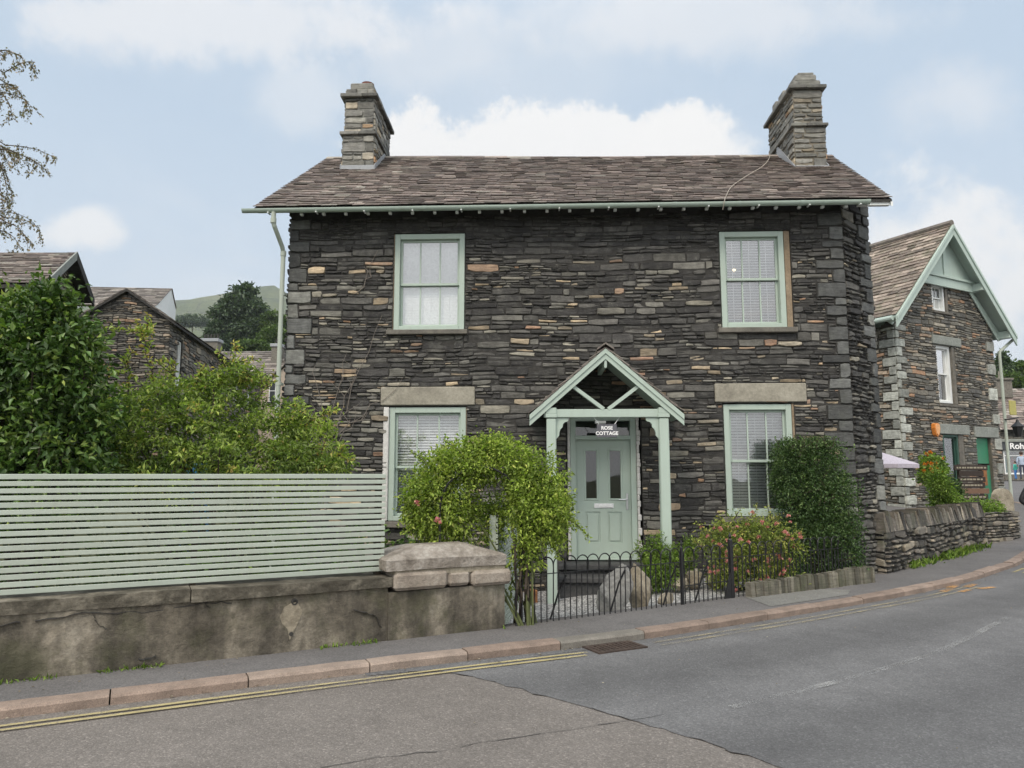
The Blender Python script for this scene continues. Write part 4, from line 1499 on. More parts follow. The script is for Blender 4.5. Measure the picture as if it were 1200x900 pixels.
# cable over the roof and dried climber on the wall
sl = lambda u, w: 5.665 + (EW - w) * (7.77 - 5.665) / (EW - RW) + .045
m = MB()
cp = catmull([HF.p(8.55, sl(8.55, -2.5), -2.5), HF.p(8.42, sl(8.4, -2.1), -2.1), HF.p(8.1, sl(8.1, -1.5), -1.5), HF.p(7.65, sl(7.6, -.9), -.9), HF.p(7.2, sl(7.2, -.25), -.25), HF.p(6.95, sl(6.9, .3), .3), HF.p(6.87, 5.62, .5), HF.p(6.85, 5.5, .46)], 6)
m.tube(cp, .007, 6)
tag(m.build('roof_cable', M['cable']), 'pale cable trailing down the slate roof from the right chimney to the gutter', 'cable')
rg = random.Random(17)
m = MB()
root = HF.p(.75, 1.9, .04)
for tgt in ((.5, 3.2), (1.55, 4.0), (1.9, 3.0), (.45, 2.6), (1.35, 2.45), (.95, 5.0), (1.0, 3.4), (1.25, 3.3)):
    if tgt == (.95, 5.0): st = HF.p(1.12, 4.35, .045); en = HF.p(.95 + .58, 5.06, .05)
    else: st = root; en = HF.p(tgt[0], tgt[1], .045)
    p_ = wander(st, en, 7, .04, rg)
    p_ = [q - HF.N * ((q - H0).dot(HF.N) - .05) for q in p_]
    m.tube(p_, .008, 5, .003)
    for _ in range(2):
        k = rg.randrange(2, 6); q = p_[k]
        e = q + HF.U * rg.uniform(-.3, .3) + Vector((0, 0, rg.uniform(.1, .3)))
        m.tube([q, q.lerp(e, .5) + HF.U * .02, e], .005, 4, .002)
m.tube(wander(HF.p(.68, .0, .05), root, 6, .02, rg), .014, 6, .009)
tag(m.build('dried_climber', M['twig']), 'bare dry climber stems clinging to the dark wall near the downpipe', 'climber')
# ================================================================== WALL, FENCE, PIER
wd_ = (WL[2] - WL[1]).normalized()
WF = Fr(WL[2], wd_)                        # u runs right, 0 at the pier's right end, w towards the street
LEFT = -10.2
PIER = -1.21
rg = random.Random(41)


def rough_slab(m, fr, u0, u1, v0, v1, w0, w1, nu, nv, amp, rg):
    """front and top of a hand-made surface with a gentle unevenness"""
    def pt(i, j):     # j runs up the front, then back over the top
        u = u0 + (u1 - u0) * i / nu
        if j <= nv: v, w = v0 + (v1 - v0) * j / nv, w1
        else: v, w = v1, w1 + (w0 - w1) * (j - nv) / 2
        a = amp * (math.sin(u * 2.1 + v * 3) + .7 * math.sin(u * 5.3 - v * 4 + 1) + rg.uniform(-.5, .5))
        return fr.p(u, v + (a * .4 if j >= nv else 0), w + (a if j <= nv else 0))
    J = nv + 2
    vs = [pt(i, j) for i in range(nu + 1) for j in range(J + 1)]
    fs = [(i * (J + 1) + j, (i + 1) * (J + 1) + j, (i + 1) * (J + 1) + j + 1, i * (J + 1) + j + 1) for i in range(nu) for j in range(J)]
    fs += [tuple(range(J, -1, -1)), tuple(nu * (J + 1) + j for j in range(J + 1))]
    m.raw(vs, fs)


bw = thing('rendered_wall', 'low stained cement-rendered wall beside the pavement under the slatted fence', 'wall', WF.p(-4, 0, -.15))
m = MB(); rough_slab(m, WF, LEFT, PIER + .02, -.3, .475, -.40, 0, 90, 7, .009, rg); m.build('wall_face', M['render'], bw)
x = LEFT
while x < PIER - .05:
    e = min(PIER + .09, x + rg.uniform(1.0, 1.9))
    if PIER - e < .5: e = PIER + .09
    m = MB(); dz = rg.uniform(-.012, .01)
    rough_slab(m, WF, x + .004, e - .004, .476 + dz, .572 + dz, -.42, .022 + rg.uniform(-.014, .014), max(6, int((e - x) / .09)), 2, .013, rg)
    m.build('coping_stone', M['coping'], bw); x = e
m = MB()
pc = WF.p(-2.05, .3, .012)
pts = [WF.p(-2.05 + a * (1 + .12 * rg.uniform(-1, 1)), .27 + b_ * (1 + .12 * rg.uniform(-1, 1)), .012) for a, b_ in ((-.09, .02), (-.06, .09), (-.01, .14), (.05, .12), (.09, .05), (.07, -.03), (.03, -.1), (-.01, -.17), (-.03, -.09), (-.07, -.04))]
m.extrude(pts, -WF.N * .03)
m.build('bare_patch', M['rock_tan'], bw)
m = MB(); m.lathe(WF.p(-2.03, .405, .004), [(.028, 0), (.028, .012), (.016, .014), (.015, .002)], 12, WF.N); m.lathe(WF.p(-2.05, .14, .006), [(.02, 0), (.018, .012)], 8, WF.N)
m.build('drain_hole', M['core'], bw)
m = MB()
def crack(pts, wd):
    P_ = []
    for (a, b_), (c_, d_) in zip(pts, pts[1:]):
        for k in range(6): P_.append((a + (c_ - a) * k / 6 + rg.uniform(-.012, .012), b_ + (d_ - b_) * k / 6 + rg.uniform(-.01, .01)))
    for k, (p_, q_) in enumerate(zip(P_, P_[1:])):
        t_ = wd * rg.uniform(.3, 1)
        m.hexa([WF.p(p_[0], p_[1] - t_, -.03), WF.p(q_[0], q_[1] - t_, -.03), WF.p(q_[0], q_[1] + t_, -.03), WF.p(p_[0], p_[1] + t_, -.03), WF.p(p_[0], p_[1] - t_, .013), WF.p(q_[0], q_[1] - t_, .013), WF.p(q_[0], q_[1] + t_, .013), WF.p(p_[0], p_[1] + t_, .013)])
crack([(-3.9, .42), (-3.55, .445), (-3.2, .42), (-2.75, .455), (-2.5, .44)], .004)
crack([(-3.55, .44), (-3.5, .36), (-3.42, .3)], .003)
crack([(-2.75, .45), (-2.7, .40)], .003)
crack([(-3.2, .06), (-3.05, .075)], .012)
crack([(-1.5, .3), (-1.3, .22), (-1.25, .1)], .003)
crack([(-4.6, .4), (-4.2, .38), (-3.95, .43)], .004)
m.build('crack', M['core'], bw)

pier = thing('wall_pier', 'thick rendered gate pier with rough pale blocks and a heavy weathered cap stone', 'pier', WF.p(-.68, 0, -.2))
m = MB(); rough_slab(m, WF, PIER + .021, 0, -.3, .42, -.62, .012, 12, 6, .006, rg); m.build('pier_face', M['render'], pier)
for (a, b_, c_, d_, p_) in ((-1.15, -.62, .43, .595, .06), (-.612, -.38, .435, .575, .045), (-.372, .06, .42, .565, .07)):
    m = MB(); m.box(WF, a, b_, c_, d_, -.65, p_, .03); m.build('block', M['coping_pale'], pier)
m = MB(); m.box(WF, -1.14, .0, .55, .615, -.6, .03, .01); m.build('mortar_bed', M['rock_tan'], pier)
m = MB()
a0, a1, b0_, b1_ = -1.225, -.0, -.63, .045
vs = []
for (v, ia, ib) in ((.61, 0, 0), (.705, -.004, -.004), (.725, .025, .03), (.78, .22, .12), (.812, .33, .24)):
    vs += [WF.p(a0 + ia, v, b1_ - ib), WF.p((a0 + a1) / 2 - .1, v + .006, b1_ - ib + .004), WF.p(a1 - ia, v - .004, b1_ - ib), WF.p(a1 - ia, v, b0_ + ib), WF.p(a0 + ia, v, b0_ + ib)]
fs = [(k * 5 + i, k * 5 + (i + 1) % 5, (k + 1) * 5 + (i + 1) % 5, (k + 1) * 5 + i) for k in range(4) for i in range(5)] + [(4, 3, 2, 1, 0), (20, 21, 22, 23, 24)]
m.raw(vs, fs); m.build('cap', M['cap'], pier)

fence = thing('slatted_fence', 'long pale mint fence of narrow horizontal slats on top of the rendered wall', 'fence', WF.p(-4, .57, -.15))
FE = PIER + .035
pitch = .0541; ns = 17
for k in range(ns):
    v = .592 + k * pitch
    m = MB(); x = FE; j = 0; m.cur = (.5, rg.random(), .5)
    while x > LEFT:
        e = LEFT
        m.box(WF, e + .0015, x - .0015, v + rg.uniform(-.0015, .0015), v + .0385 + rg.uniform(-.001, .001), -.20, -.176, .003); x = e; j += 1
    m.build('slat', M['fence'], fence)
for u in np.arange(FE - .03, LEFT, -1.6):
    m = MB(); m.box(WF, u - .045, u + .0, .42, 1.49, -.29, -.202); m.build('post', M['bark'], fence)

# slatted screen running back from the pier along the garden path
g0, g1 = Vector((-.16, 7.78, 0)), Vector((.07, 9.5, 0))
GF = Fr(g1, g0 - g1)
GF = Fr(g0, g1 - g0); gl = (g1 - g0).length
screen = thing('slatted_screen', 'short mint slatted screen running back from the pier behind the rose arch', 'screen', g0)
for k in range(22):
    m = MB(); v = -.2 + k * .0568; m.box(GF, 0, gl, v, v + .0435, -.012, .012, .003); m.build('slat', M['fence'], screen)
for u in (.05, gl - .05):
    m = MB(); m.box(GF, u - .035, u + .035, -.3, 1.06, -.08, -.013); m.build('post', M['fence'], screen)
m = MB(); m.box(Fr(WL[2] + Vector((.02, .02, 0)), g0 - WL[2]), .0, .38, -.1, .62, -.01, .01); 
for k in range(11): pass

# ================================================================== RAILINGS
def railing(p0, p1, label, group, lower, name='iron_railing', stays=()):
    fr = Fr(p0, p1 - p0); L = (p1 - p0).length
    t = thing(name, label, 'railing', p0, group)
    n = max(2, int(round(L / .076 / 2)) * 2); st = L / n
    zr, zh = .475, .64
    m = MB(); m.box(fr, 0, L, zr - .004, zr + .004, -.011, .011); m.build('rail', M['iron'], t)
    if lower:
        m = MB(); m.box(fr, 0, L, .2 - .004, .2 + .004, -.011, .011); m.build('rail', M['iron'], t)
    for i in range(n + 1):
        if i % 2:
            m = MB(); m.tube([fr.p(i * st, -.06, 0), fr.p(i * st, zr, 0)], .007, 6); m.build('bar', M['iron'], t)
    for i in range(0, n - 1, 2):
        a, b_ = i * st + (.004 if i else 0), (i + 2) * st + .012
        rr = (b_ - a) / 2; wz = .007 if (i // 2) % 2 else -.007
        arc = [fr.p((a + b_) / 2 - rr * math.cos(q), zh - rr + rr * math.sin(q), wz) for q in [math.pi * j / 10 for j in range(11)]]
        m = MB(); m.tube([fr.p(a, -.06, 0)] + arc + [fr.p(b_, zr if i + 2 < n else -.06, 0)], .007, 6); m.build('hoop', M['iron'], t)
    for u in stays:
        m = MB(); m.tube([fr.p(u, zr - .03, .0), fr.p(u - .05, .3, .05 - .1), fr.p(u - .15, -.02, -.09)], .011, 6); m.build('stay', M['iron'], t)
    return t


railing(RAIL[0] + Vector((.06, .03, 0)), RAIL[1] - Vector((.03, .02, 0)), 'black hoop-topped iron railing in front of the doorsteps and large boulders', 'hooped iron railings along the pavement', False, stays=(.62, 1.42, 2.2))
railing(RAIL[1] + Vector((.04, .03, 0)), RAIL[2] - Vector((.04, .03, 0)), 'narrow hoop-topped iron gate panel between the two black posts', 'hooped iron railings along the pavement', True, 'iron_gate', (.4,))
railing(RAIL[2] + Vector((.04, .03, 0)), RAIL[3], 'black hoop-topped iron railing in front of the pink flowers and clipped hedge', 'hooped iron railings along the pavement', False)
for p, lab, h, w in ((RAIL[1], 'slim black iron post at the left of the small gate panel', .64, .016), (RAIL[2], 'thick black iron gate post beside the pink flowering shrub', .69, .024)):
    t = thing('gate_post', lab, 'post', p, 'iron gate posts')
    fr = Fr(p, RAIL[1] - RAIL[0])
    m = MB(); m.box(fr, -w, w, -.08, h, -w, w, .004); m.build('shaft', M['iron'], t)
    m = MB(); m.lathe(p + Vector((0, 0, h)), [(w * .9, 0), (w * .5, .015), (w * .9, .04), (w * .6, .065), (.002, .08)], 10); m.build('finial', M['iron'], t)
    if w > .02:
        m = MB(); m.extrude([fr.p(-.03, -.05, 0.02), fr.p(-.16, -.05, .02), fr.p(-.03, .3, .02)], fr.N * -.02); m.build('stay', M['iron'], t)

# upright slate edging
e0, e1 = RAIL[2] + Vector((.20, .05, 0)), RAIL[3] + Vector((.02, -.12, 0))
EF = Fr(e0, e1 - e0); L = (e1 - e0).length
t = thing('slate_edging', 'low edging of upright green-grey slates at the foot of the railing below the hedge', 'edging', e0)
rg = random.Random(6); x = 0; k = 0
while x < L - .03:
    w = min(rg.uniform(.05, .085), L - x)
    m = MB(); m.cur = (rg.random(), rg.random(), 0)
    h = (.175 if x < .9 else .185) + (.03 if x > 1.75 else 0) + rg.uniform(-.012, .012)
    tl = rg.uniform(-.012, .012)
    a, b_ = x + .004, x + w - .004
    f_ = .075 + rg.uniform(-.012, .012)
    m.hexa([EF.p(a, -.08, f_), EF.p(b_, -.08, f_), EF.p(b_, -.08, -.02), EF.p(a, -.08, -.02), EF.p(a + tl, h, f_ - .01), EF.p(b_ + tl, h + rg.uniform(-.012, .012), f_ - .01), EF.p(b_ + tl, h, -.02), EF.p(a + tl, h, -.02)])
    m.build('upright_slate', M['slab'], t); x += w


# rocks
def rock(name, label, c, s, seed, mat, group=None, rotz=0, nsub=3, pointy=0, lean=0):
    import bmesh
    rg = random.Random(seed)
    bm = bmesh.new(); bmesh.ops.create_icosphere(bm, subdivisions=nsub, radius=1)
    planes = []
    for _ in range(13):
        n = Vector((rg.gauss(0, 1), rg.gauss(0, 1), rg.gauss(0, .8))).normalized(); planes.append((n, rg.uniform(.5, .85)))
    cz, sz = math.cos(rotz), math.sin(rotz)
    vs = []
    for v in bm.verts:
        p = v.co.copy()
        for n, d in planes:
            k = p.dot(n)
            if k > d: p -= n * (k - d) * .97
        p *= 1 + .03 * math.sin(9 * p.x + 5 * p.y + seed) + .025 * math.sin(13 * p.z + 7 * p.x) + .02 * math.sin(23 * p.y + 17 * p.z)
        p.x -= lean * p.z
        if pointy: f = 1 - pointy * max(0, p.z); p.x *= f; p.y *= f
        x, y, z = p.x * s[0], p.y * s[1], p.z * s[2]
        vs.append((c[0] + x * cz - y * sz, c[1] + x * sz + y * cz, c[2] + z))
    m = MB(); m.raw(vs, [tuple(v.index for v in f.verts) for f in bm.faces]); bm.free()
    o = m.build(name, mat)
    return tag(o, label, 'rock', group)


def ground_pt(x, y, z=0):
    a, b_ = (x - 600) / F, (450 - y) / F
    rz, ry = SP + CP * b_, CP - SP * b_
    k = (z - CAM_H) / rz
    return Vector((a * k, ry * k, z))


p = ground_pt(722, 712, -.02) + Vector((.03, .18, 0)); rock('boulder', 'large grey boulder leaning left behind the railing below the door', (p.x, p.y, .10), (.22, .17, .36), 3, M['rock'], 'garden boulders', .2, 5, .3, -.35)
p = ground_pt(752, 708, -.02) + Vector((.02, .22, 0)); rock('boulder', 'large tan boulder with a pointed top behind the railing below the door', (p.x, p.y, .12), (.16, .15, .38), 8, M['rock_tan'], 'garden boulders', .1, 5, .4, .1)
for i, (px, py, dz, s, sd, mt, lab) in enumerate([
        (800, 692, .25, (.15, .12, .10), 4, 'rock_tan', 'small pale rock behind the slim gate post, at the back of the rockery'),
        (820, 690, .35, (.2, .13, .14), 5, 'rock_tan', 'tan rockery stone behind the middle of the gate panel'),
        (845, 690, .3, (.2, .13, .16), 6, 'rock_tan', 'brown rockery stone beside the thick gate post'),
        (838, 672, .9, (.18, .13, .13), 7, 'rock', 'grey stone at the foot of the pink flowering shrub'),
        (780, 702, .1, (.16, .06, .10), 9, 'rock_tan', 'low flat mossy stone just left of the slim gate post')]):
    p = ground_pt(px, py, 0) + Vector((.02, dz, 0)); rock('rockery_stone', lab, (p.x, p.y, gz(p.x, p.y) + s[2] * .75), s, sd, M[mt], 'rockery stones', .5)
p = at(623, 690, 10.3)
t = MB(); fr = fr_az((p.x, p.y, 0), 20)
t.box(fr, -.08, .065, -.27, -.09, -.07, .07, .012)
tag(t.build('wood_block', M['wood']), 'small orange-brown wood block on the gravel beside the left porch post', 'block')

# ================================================================== DRY STONE WALL TO THE RIGHT
d0, d1 = Vector((5.66, 11.22, 0)), Vector((9.87, 15.41, 0))
DF = Fr(d0, d1 - d0); L = (d1 - d0).length
rg = random.Random(51)
t = thing('dry_stone_wall', 'mossy dry stone wall with upright coping stones beside the pavement right of the cottage', 'wall', d0)
m = MB()
lay(m, DF, rubble(0, L, -.12, .62, rg, (.15, .26), (.06, .13), (1.1, 3.2), (.1, .42)), rg, (.03, .018), .02, None, None, .006, 0, 1.6)
for (F_, L_) in ((Fr(DF.p(0, 0, -.42), DF.N), .42), (Fr(DF.p(L, 0, 0), -DF.N), .42)):
    lay(m, F_, rubble(0, L_, -.12, .62, rg, (.15, .26), (.06, .13), (1.1, 3.2), (.1, .42)), rg, (.03, .018), .02)
m.mi = 1
m.box(DF, .01, L - .01, -.15, .62, -.44, -.012)
m.build('courses', [M['dry_wall'], M['core']], t)
x = 0; m = MB()
while x < L:
    w = rg.uniform(.05, .12); m.cur = (rg.random(), rg.random(), 0); h = rg.uniform(.8, .93); tl = rg.uniform(.0, .06)
    a, b_ = x + .003, min(L, x + w)
    m.hexa([DF.p(a, .61, .03), DF.p(b_, .61, .03), DF.p(b_, .61, -.4), DF.p(a, .61, -.4), DF.p(a - tl, h, .02 - rg.random() * .05), DF.p(b_ - tl - .01, h - rg.random() * .06, .02 - rg.random() * .05), DF.p(b_ - tl, h - .03, -.36), DF.p(a - tl, h - .02, -.36)])
    x += w
m.build('coping', M['dry_wall'], t)

# low planter wall and round-topped slab behind
q0, q1 = at(1157, 634, 15.9), at(1196, 632, 16.6)
q0.z = q1.z = 0
PF = Fr(q0, q1 - q0); L = (q1 - q0).length
t = thing('planter_wall', 'low square dry stone planter topped with yellow-green plants beside the side street', 'planter', q0)
m = MB()
for (F_, L_) in ((PF, L), (Fr(PF.p(L, 0, 0), -PF.N), 1.4), (Fr(PF.p(0, 0, -1.4), PF.N), 1.4)):
    lay(m, F_, rubble(0, L_, -.1, .66, rg, (.15, .24), (.05, .1), (1.5, 4), (.1, .4)), rg, (.03, .015), .01)
m.mi = 1; m.box(PF, .02, L - .02, -.1, .62, -1.38, -.012)
m.build('courses', [M['dry_wall'], M['core']], t)
C, D, T, _ = clumps([(PF.p(L / 2, .68, -.5).x, PF.p(L / 2, 0, -.5).y, .7, .5, .45, .16)], 160, 14, .06, 77, .3)
tag(leaf_obj('ground_cover_plant', C, D, np.random.default_rng(1).uniform(.04, .08, len(C)), M['lf_lime'], None, .5, T, 3), 'yellow-green plant spilling over the low stone planter', 'plant')
p = at(1179, 600, 17.4); m = MB()
prof = [(-.26, -.5), (-.26, .28), (-.22, .42), (-.12, .52), (0, .55), (.12, .52), (.22, .42), (.26, .28), (.26, -.5)]
fr = fr_az((p.x, p.y, 0), 15)
m.extrude([fr.p(a, p.z + b_, 0) for a, b_ in prof], -fr.N * .16)
tag(m.build('round_topped_stone', M['rock_tan']), 'upright round-topped brown stone slab behind the low planter', 'stone')

# ================================================================== GABLED BUILDING ON THE RIGHT
aR = Vector((10.716, 20.0, 0)); uR = Vector((.8746, .4848, 0))
RF = Fr(aR, uR)
RB = 9.0; GW = 5.0; gb = .6
rb = thing('gabled_stone_building', 'grey-brown stone building with a mossy roof and pale green gable across the side street', 'building', aR)
rholes = [(1.93, 2.85, 3.5, 5.26), (1.93, 2.72, 6.27, 7.12), (1.94, 2.98, .9, 2.63), (3.66, 4.42, .55, 2.58)]
rl = [(1.74, 3.18, 5.265, 5.53), (1.78, 3.27, 2.635, 2.92), (3.55, 4.83, 2.585, 2.90)]
rg = random.Random(61)
qa = quoins(0, gb - .2, 5.7, rg, (.2, .5), (.2, .29)); qb = quoins(GW, gb - .2, 5.7, rg, (.25, .42), (.3, .42), -1)
qb = [q for i, q in enumerate(qb) if i % 2]
rtop = lambda u: 8.72 - abs(u - 2.5) * 1.02 - .22
rr = clip_rects(rubble(0, GW, gb - .2, 8.5, rg, (.14, .28), (.05, .11), (1.8, 6), (.14, .7)), rholes + rl + qa + qb)
m = MB()
lay(m, RF, rr, rg, (.014, .009), .015, rtop, None, .003)
m.mi = 1
lay(m, RF, qa + qb, rg, (.035, .006), 0, None, lambda u, v: (rg.random(), rg.random(), 0), .006)
m.mi = 2
core_panels(m, RF, 0.02, GW - .02, gb - .3, 5.7, rholes, -.4, -.012)
m.extrude([RF.p(.02, 5.7, -.012), RF.p(1.92, 5.7, -.012), RF.p(1.92, rtop(1.92), -.012)], -RF.N * .3)
m.extrude([RF.p(2.73, 5.7, -.012), RF.p(4.98, 5.7, -.012), RF.p(2.73, rtop(2.73), -.012)], -RF.N * .3)
m.box(RF, 1.921, 2.729, 5.701, 6.27, -.3, -.012)
m.extrude([RF.p(1.921, 7.12, -.012), RF.p(2.729, 7.12, -.012), RF.p(2.729, rtop(2.729), -.012), RF.p(2.5, rtop(2.5), -.012), RF.p(1.921, rtop(1.921), -.012)], -RF.N * .3)
m.build('gable_wall', [M['r_wall'], M['r_quoin'], M['r_core']], rb)
SF = Fr(RF.p(0, 0, -RB), RF.N)
qc = quoins(RB, gb - .2, 5.6, rg, (.45, .2), (.2, .29), -1)
m = MB()
lay(m, SF, clip_rects(rubble(0, RB, gb - .2, 5.6, rg, (.16, .28), (.07, .13), (2, 5), (.2, .7)), qc), rg, (.02, .013), .02, None, None, .006)
m.mi = 1; lay(m, SF, qc, rg, (.035, .006), 0, None, lambda u, v: (rg.random(), rg.random(), 0), .006)
m.mi = 2; m.box(SF, 0, RB - .42, gb - .3, 5.65, -.4, -.012)
m.build('side_wall', [M['r_wall'], M['r_quoin'], M['r_core']], rb)
m = MB(); m.box(RF, GW - .3, GW - .01, gb - .3, 5.6, -RB, -.42); m.build('rear_wall', M['core'], rb)
for (a, b_, c_, d_) in rl:
    m = MB(); m.box(RF, a, b_, c_, d_, -.15, .05, .015); m.build('lintel', M['lintel_grey'], rb)
ww = (M['white'], M['white'])
window(RF, 1.96, 2.70, 3.55, 5.26, 4.42, rb, ww, 0, None, -.05, (1.86, 3.2, 3.44, 3.515), .09)
window(RF, 1.95, 2.58, 6.3, 7.1, 6.7, rb, ww, 1, None, -.02, (1.88, 2.84, 6.2, 6.275), .07)
grn = paint('green_shop_paint', (.03, .20, .105), .45, .2); dkg = paint('dark_green_paint', (.02, .075, .055), .45, .2)
window(RF, 1.96, 2.72, .92, 2.62, 1.35, rb, (dkg, dkg), 0, None, -.0, None, .06)
for (a, b_, c_, d_) in ((2.725, 2.97, .92, 2.62), (4.43, 4.62, .6, 2.575), (2.705, 2.84, 3.52, 5.255), (2.6, 2.7, 6.28, 7.1)):
    m = MB(); m.box(RF, a, b_, c_, d_, -.2, .01, .01); m.build('stone_jamb', M['sill'], rb)
m = MB()
m.box(RF, 3.67, 4.41, .645, 1.75, -.12, -.08); m.box(RF, 3.67, 4.41, 1.80, 2.57, -.11, -.09)
dr = m.build('door', grn, rb)
m = MB(); m.box(RF, 3.75, 4.2, 1.15, 1.70, -.08, -.065); m.build('notice_panel', M['wood'], dr)
m = MB(); m.box(RF, 3.6, 4.45, .4, .64, -.3, .35, .01); m.build('doorstep', M['lintel_grey'], rb)
# roof
e_ = .52
rL0, rR0 = RF.p(2.5, 8.88, .42), RF.p(2.5, 8.88, -RB - .2)
eL0, eL1 = RF.p(-e_, 5.80, .42), RF.p(-e_, 5.80, -RB - .2)
eR0, eR1 = RF.p(GW + e_, 5.80, .42), RF.p(GW + e_, 5.80, -RB - .2)
b = MB()
slates(b, eL1, eL0, rR0, rL0, .17, (.2, .42), rg, .016)
slates(b, eR0, eR1, rL0, rR0, .2, (.25, .45), rg, .016)
b.mi = 1
for q in ((eL0, eL1, rR0, rL0), (eR0, eR1, rR0, rL0)):
    b.hexa([x + Vector((0, 0, -.07)) for x in q] + [x + Vector((0, 0, -.02)) for x in q])
rf = b.build('roof', [M['roof_moss'], M['mint_pale']], rb)
b = MB(); b.tube([rL0 + Vector((0, 0, .03)), rR0 + Vector((0, 0, .03))], .1, 8); b.build('ridge', M['roof_grey'], rf)
# bargeboards and gable panel
for (u_, s_) in ((-e_, -1), (GW + e_, 1)):
    m = MB()
    for (t0, t1, w0_, w1_) in ((-.34, -.13, .40, .44), (-.129, -.03, .40, .47)):
        m.extrude([RF.p(u_, 5.80 + t0, w0_), RF.p(2.5, 8.88 + t0, w0_), RF.p(2.5, 8.88 + t1, w0_), RF.p(u_, 5.80 + t1, w0_)], RF.N * (w1_ - w0_))
    m.build('bargeboard', M['mint_pale'], rb)
    m = MB()
    m.extrude([RF.p(u_ + (.35 if s_ < 0 else -.35), 5.62, .05), RF.p(2.5 + s_ * 1.28, 7.0, .05), RF.p(2.5 + s_ * 1.16, 7.28, .05), RF.p(u_ + (.05 if s_ < 0 else -.05), 5.72, .05)], RF.N * .03)
    m.build('wall_board', M['mint_pale'], rb)
    for tt in (.08, .52):
        u0_, v0_ = u_ + (2.5 - u_) * tt, 5.8 + 3.08 * tt
        m = MB(); m.box(RF, u0_ - .09, u0_ + .09, v0_ - .36, v0_ - .13, .03, .40, .01); m.build('purlin_end', M['mint_pale'], rb)
m = MB()
m.extrude([RF.p(1.02, 7.28, .06), RF.p(3.98, 7.28, .06), RF.p(2.5, 8.76, .06)], RF.N * .03)
m.box(RF, .98, 4.02, 7.02, 7.28, .06, .12, .006); m.box(RF, 1.0, 4.0, 7.285, 7.36, .092, .17, .006); m.box(RF, 2.42, 2.58, 7.37, 8.55, .092, .13, .006)
m.build('gable_panel', M['mint_pale'], rb)
m = MB(); m.tube([RF.p(-e_ - .05, 5.72, .35), RF.p(-e_ - .05, 5.72, -RB)], .07, 10); m.build('gutter', M['mint_pale'], rb)
m = MB(); m.tube([RF.p(GW + e_ + .05, 5.74, .4), RF.p(GW + e_ + .02, 5.62, .25), RF.p(GW + .14, 5.28, .1), RF.p(GW + .12, 5.1, .1), RF.p(GW + .12, gb - .2, .1)], .045, 10); m.build('downpipe', M['fence'], rb)
# orange wall lamp, bracket lantern
t = thing('alarm_box', 'bright orange rounded box fixed to the stone wall above the flowers', 'alarm box', RF.p(1.5, 2.72, .05))
m = MB()
pr = [(-.17, .2), (-.19, .05), (-.12, -.22), (0, -.3), (.12, -.22), (.19, .05), (.17, .2), (.08, .25), (-.08, .25)]
m.extrude([RF.p(1.5 + a * .7, 2.75 + b_ * .7, .03) for a, b_ in pr], RF.N * .1); m.build('cover', plain('orange_plastic', (.68, .24, .05), .4), t)
m = MB(); m.extrude([RF.p(1.5 + a * .55, 2.75 + b_ * .55, .131) for a, b_ in pr], RF.N * .02); m.build('face', plain('pale_orange_plastic', (.75, .38, .16), .4), t)
t = thing('wall_lantern', 'black bracket lantern at the corner of the gabled building above the street', 'lantern', RF.p(GW + .1, 2.6, .3))
m = MB(); m.tube([RF.p(GW + .02, 3.15, .15), RF.p(GW + .5, 3.22, .3)], .025, 6); m.build('bracket', M['iron'], t)
m = MB(); m.lathe(RF.p(GW + .42, 2.62, .3), [(.08, 0), (.16, .3), (.2, .32), (.06, .45), (.02, .55)], 6); m.build('lamp_head', M['iron'], t)
m = MB(); m.box(RF, GW + .2, GW + .55, 3.3, 3.75, .2, .24, .01); 
t2 = tag(m.build('hanging_sign', plain('faded_yellow_sign', (.42, .38, .12), .6)), 'small faded yellow sign above the black bracket lantern', 'sign')

# wooden menu sign
p = at(1140, 588, 18.3); fr = fr_az((p.x, p.y, 0), 8)
t = thing('menu_sign', 'dark brown wooden menu sign with pale lettering in front of the green door', 'sign', (p.x, p.y, p.z))
dkw = plain('dark_brown_board', (.035, .024, .018), .6)
pale = plain('cream_lettering', (.3, .27, .2), .7)
tp = at(1140, 545, 18.3).z
rgt = random.Random(3)
for k, (w_, mt) in enumerate(((.46, dkw), (.34, dkw), (.38, dkw), (.36, dkw), (.46, plain('brown_plank', (.17, .10, .065), .7)), (.42, dkw), (.48, M['iron']))):
    v1_ = tp - k * .145
    m = MB(); m.box(fr, -w_, w_, v1_ - .13, v1_, 0, .03, .004); pl = m.build('board', mt, t)
    if k not in (4, 1):
        m = MB(); x = -w_ + .06
        while x < w_ - .1:
            l = rgt.uniform(.03, .09)
            m.box(fr, x, x + l, v1_ - .085, v1_ - .045, .031, .034); x += l + rgt.uniform(.012, .035)
        m.build('lettering', pale, pl)
for s_ in (-.3, .3):
    m = MB(); m.box(fr, s_ - .03, s_ + .03, p.z - .5, tp + .02, -.06, -.002); m.build('post', dkw, t)

# parasol
p = at(1029, 545, 17.0)
t = thing('parasol', 'lavender cafe parasol seen behind the corner of the cottage', 'parasol', (p.x, p.y, .1))
lav = plain('lavender_canvas', (.46, .42, .47), .8); zt = at(1029, 531, 17.0).z
m = MB(); zr = at(1029, 544, 17).z; n = 8; rad = .87
rim = [Vector((p.x + rad * math.cos(2 * math.pi * i / n), p.y + rad * math.sin(2 * math.pi * i / n), zr)) for i in range(n)]
tpv = Vector((p.x, p.y, zt + .05))
for i in range(n):
    a, b_ = rim[i], rim[(i + 1) % n]
    m.face([a, b_, tpv]); m.face([a, b_, b_ - Vector((0, 0, .09)), a - Vector((0, 0, .09))])
m.build('canopy', lav, t, fix=False)
m = MB(); m.tube([(p.x, p.y, 0.05), (p.x, p.y, zt + .1)], .022, 8); m.build('pole', M['white'], t)

